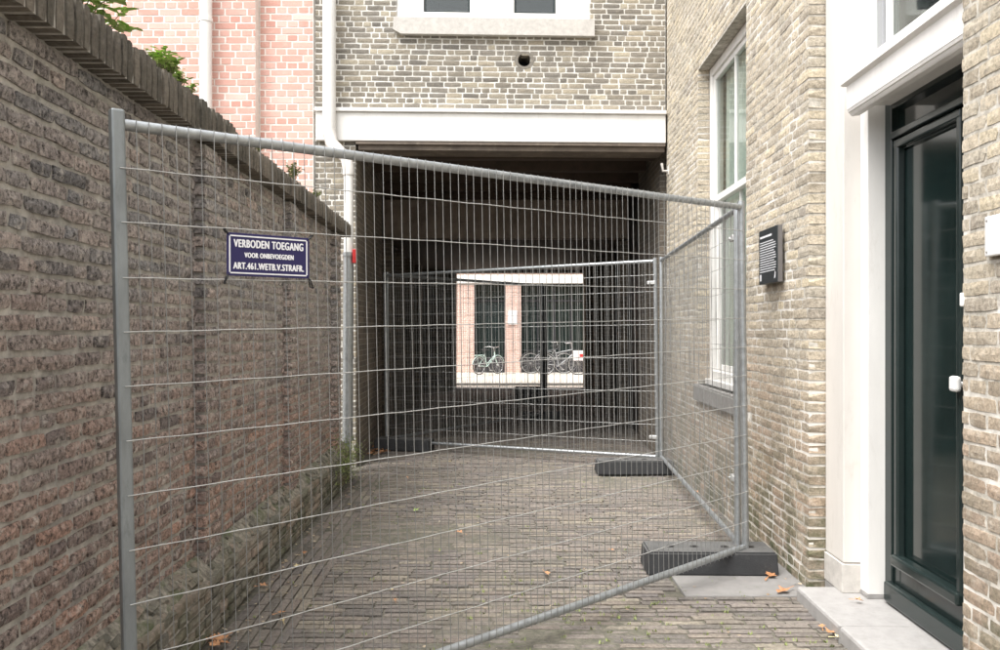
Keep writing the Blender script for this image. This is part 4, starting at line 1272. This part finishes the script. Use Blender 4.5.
def fallen(px, py, size, key, label, z=None, depth=None):
    d = depth or EYE * F / (py - HY)
    zz = .012 if z is None else z
    if z is not None: d = (EYE - z) * F / (py - HY)
    o = link('fallen_leaf', lm[(R.randrange(5), key)])
    o.location = ((px - CX) / F * d, d, zz)
    o.rotation_euler = (R.uniform(-.2, .2), R.uniform(-.2, .2), R.uniform(0, 6.28)); o.scale = (size, size, size)
    props(o, label, 'leaf', 'fallen leaves on the paving')
spots = [
 (770, 579, 1.0, 'leaf_dead', 'curled orange brown leaf beside the near fence foot'),
 (784, 594, 1.0, 'leaf_dead', 'long rust brown leaf between the near fence foot and the doorstep'),
 (830, 636, .8, 'leaf_dead', 'brown leaf on the paving against the doorstep'),
 (822, 630, .5, 'leaf_dead', 'small brown leaf left of the one against the doorstep'),
 (838, 641, .5, 'leaf_pale', 'small pale leaf at the foot of the doorstep'),
 (546, 576, .65, 'leaf_dead', 'orange leaf lying alone behind the lower rail of the nearest fence'),
 (460, 535, .6, 'leaf_dead', 'rust brown leaf in the middle of the paving'),
 (416, 512, .6, 'leaf_lime', 'bright lime green leaf on the paving, the only green one'),
 (281, 616, .55, 'leaf_dead', 'orange leaf near the ledge, upper one of a close pair'),
 (283, 624, .5, 'leaf_pale', 'pale leaf near the ledge, lower one of a close pair'),
 (263, 589, .6, 'leaf_dead', 'light orange leaf at the foot of the ledge'),
 (297, 569, .5, 'leaf_pale', 'pale leaf just right of the plinth'),
 (304, 555, .5, 'leaf_dead', 'small tan leaf on the border bricks beside the plinth'),
 (350, 507, .55, 'leaf_pale', 'pale yellow leaf on the left of the paving'),
 (349, 499, .4, 'leaf_dead', 'tiny orange leaf above the pale yellow one on the left'),
 (407, 479, .5, 'leaf_dead', 'dark red leaf in the shade in front of the passage'),
 (409, 466, .4, 'leaf_pale', 'cream leaf fleck near the left fence foot of the passage'),
 (450, 463, .45, 'leaf_pale', 'cream leaf fleck in front of the passage mouth'),
 (697, 494, .5, 'leaf_dead', 'orange leaf behind the second panel, nearer the wall'),
 (712, 514, .65, 'leaf_dead', 'rust orange leaf behind the second panel, nearest the near foot'),
 (392, 592, .3, 'leaf_pale', 'pale leaf fleck in the middle left of the paving'),
 (612, 552, .3, 'leaf_dead', 'dark brown fleck of leaf left of the near fence foot'),
 (440, 506, .3, 'leaf_pale', 'tiny cream leaf right of the green leaf'),
 (395, 603, .3, 'leaf_dead', 'tiny brown leaf low in the middle left'),
]
for (px, py, s, k, lab) in spots: fallen(px, py, s, k, lab)
fallen(858, 601, .5, 'leaf_dead', 'small orange leaf on the doorstep at the foot of the pilaster', z=.085)
for i in range(9):
    fallen(205 + R.uniform(-14, 22), 643 + R.uniform(-4, 8), R.uniform(.55, .85), 'leaf_dead', 'orange brown leaf in the heap on the paving by the plinth')
for i in range(12):
    fallen(378 + R.uniform(-8, 9), 452 + R.uniform(-3, 5), R.uniform(.8, 1.2), 'leaf_dead', 'brown leaf in the heap at the passage corner below the drainpipe')
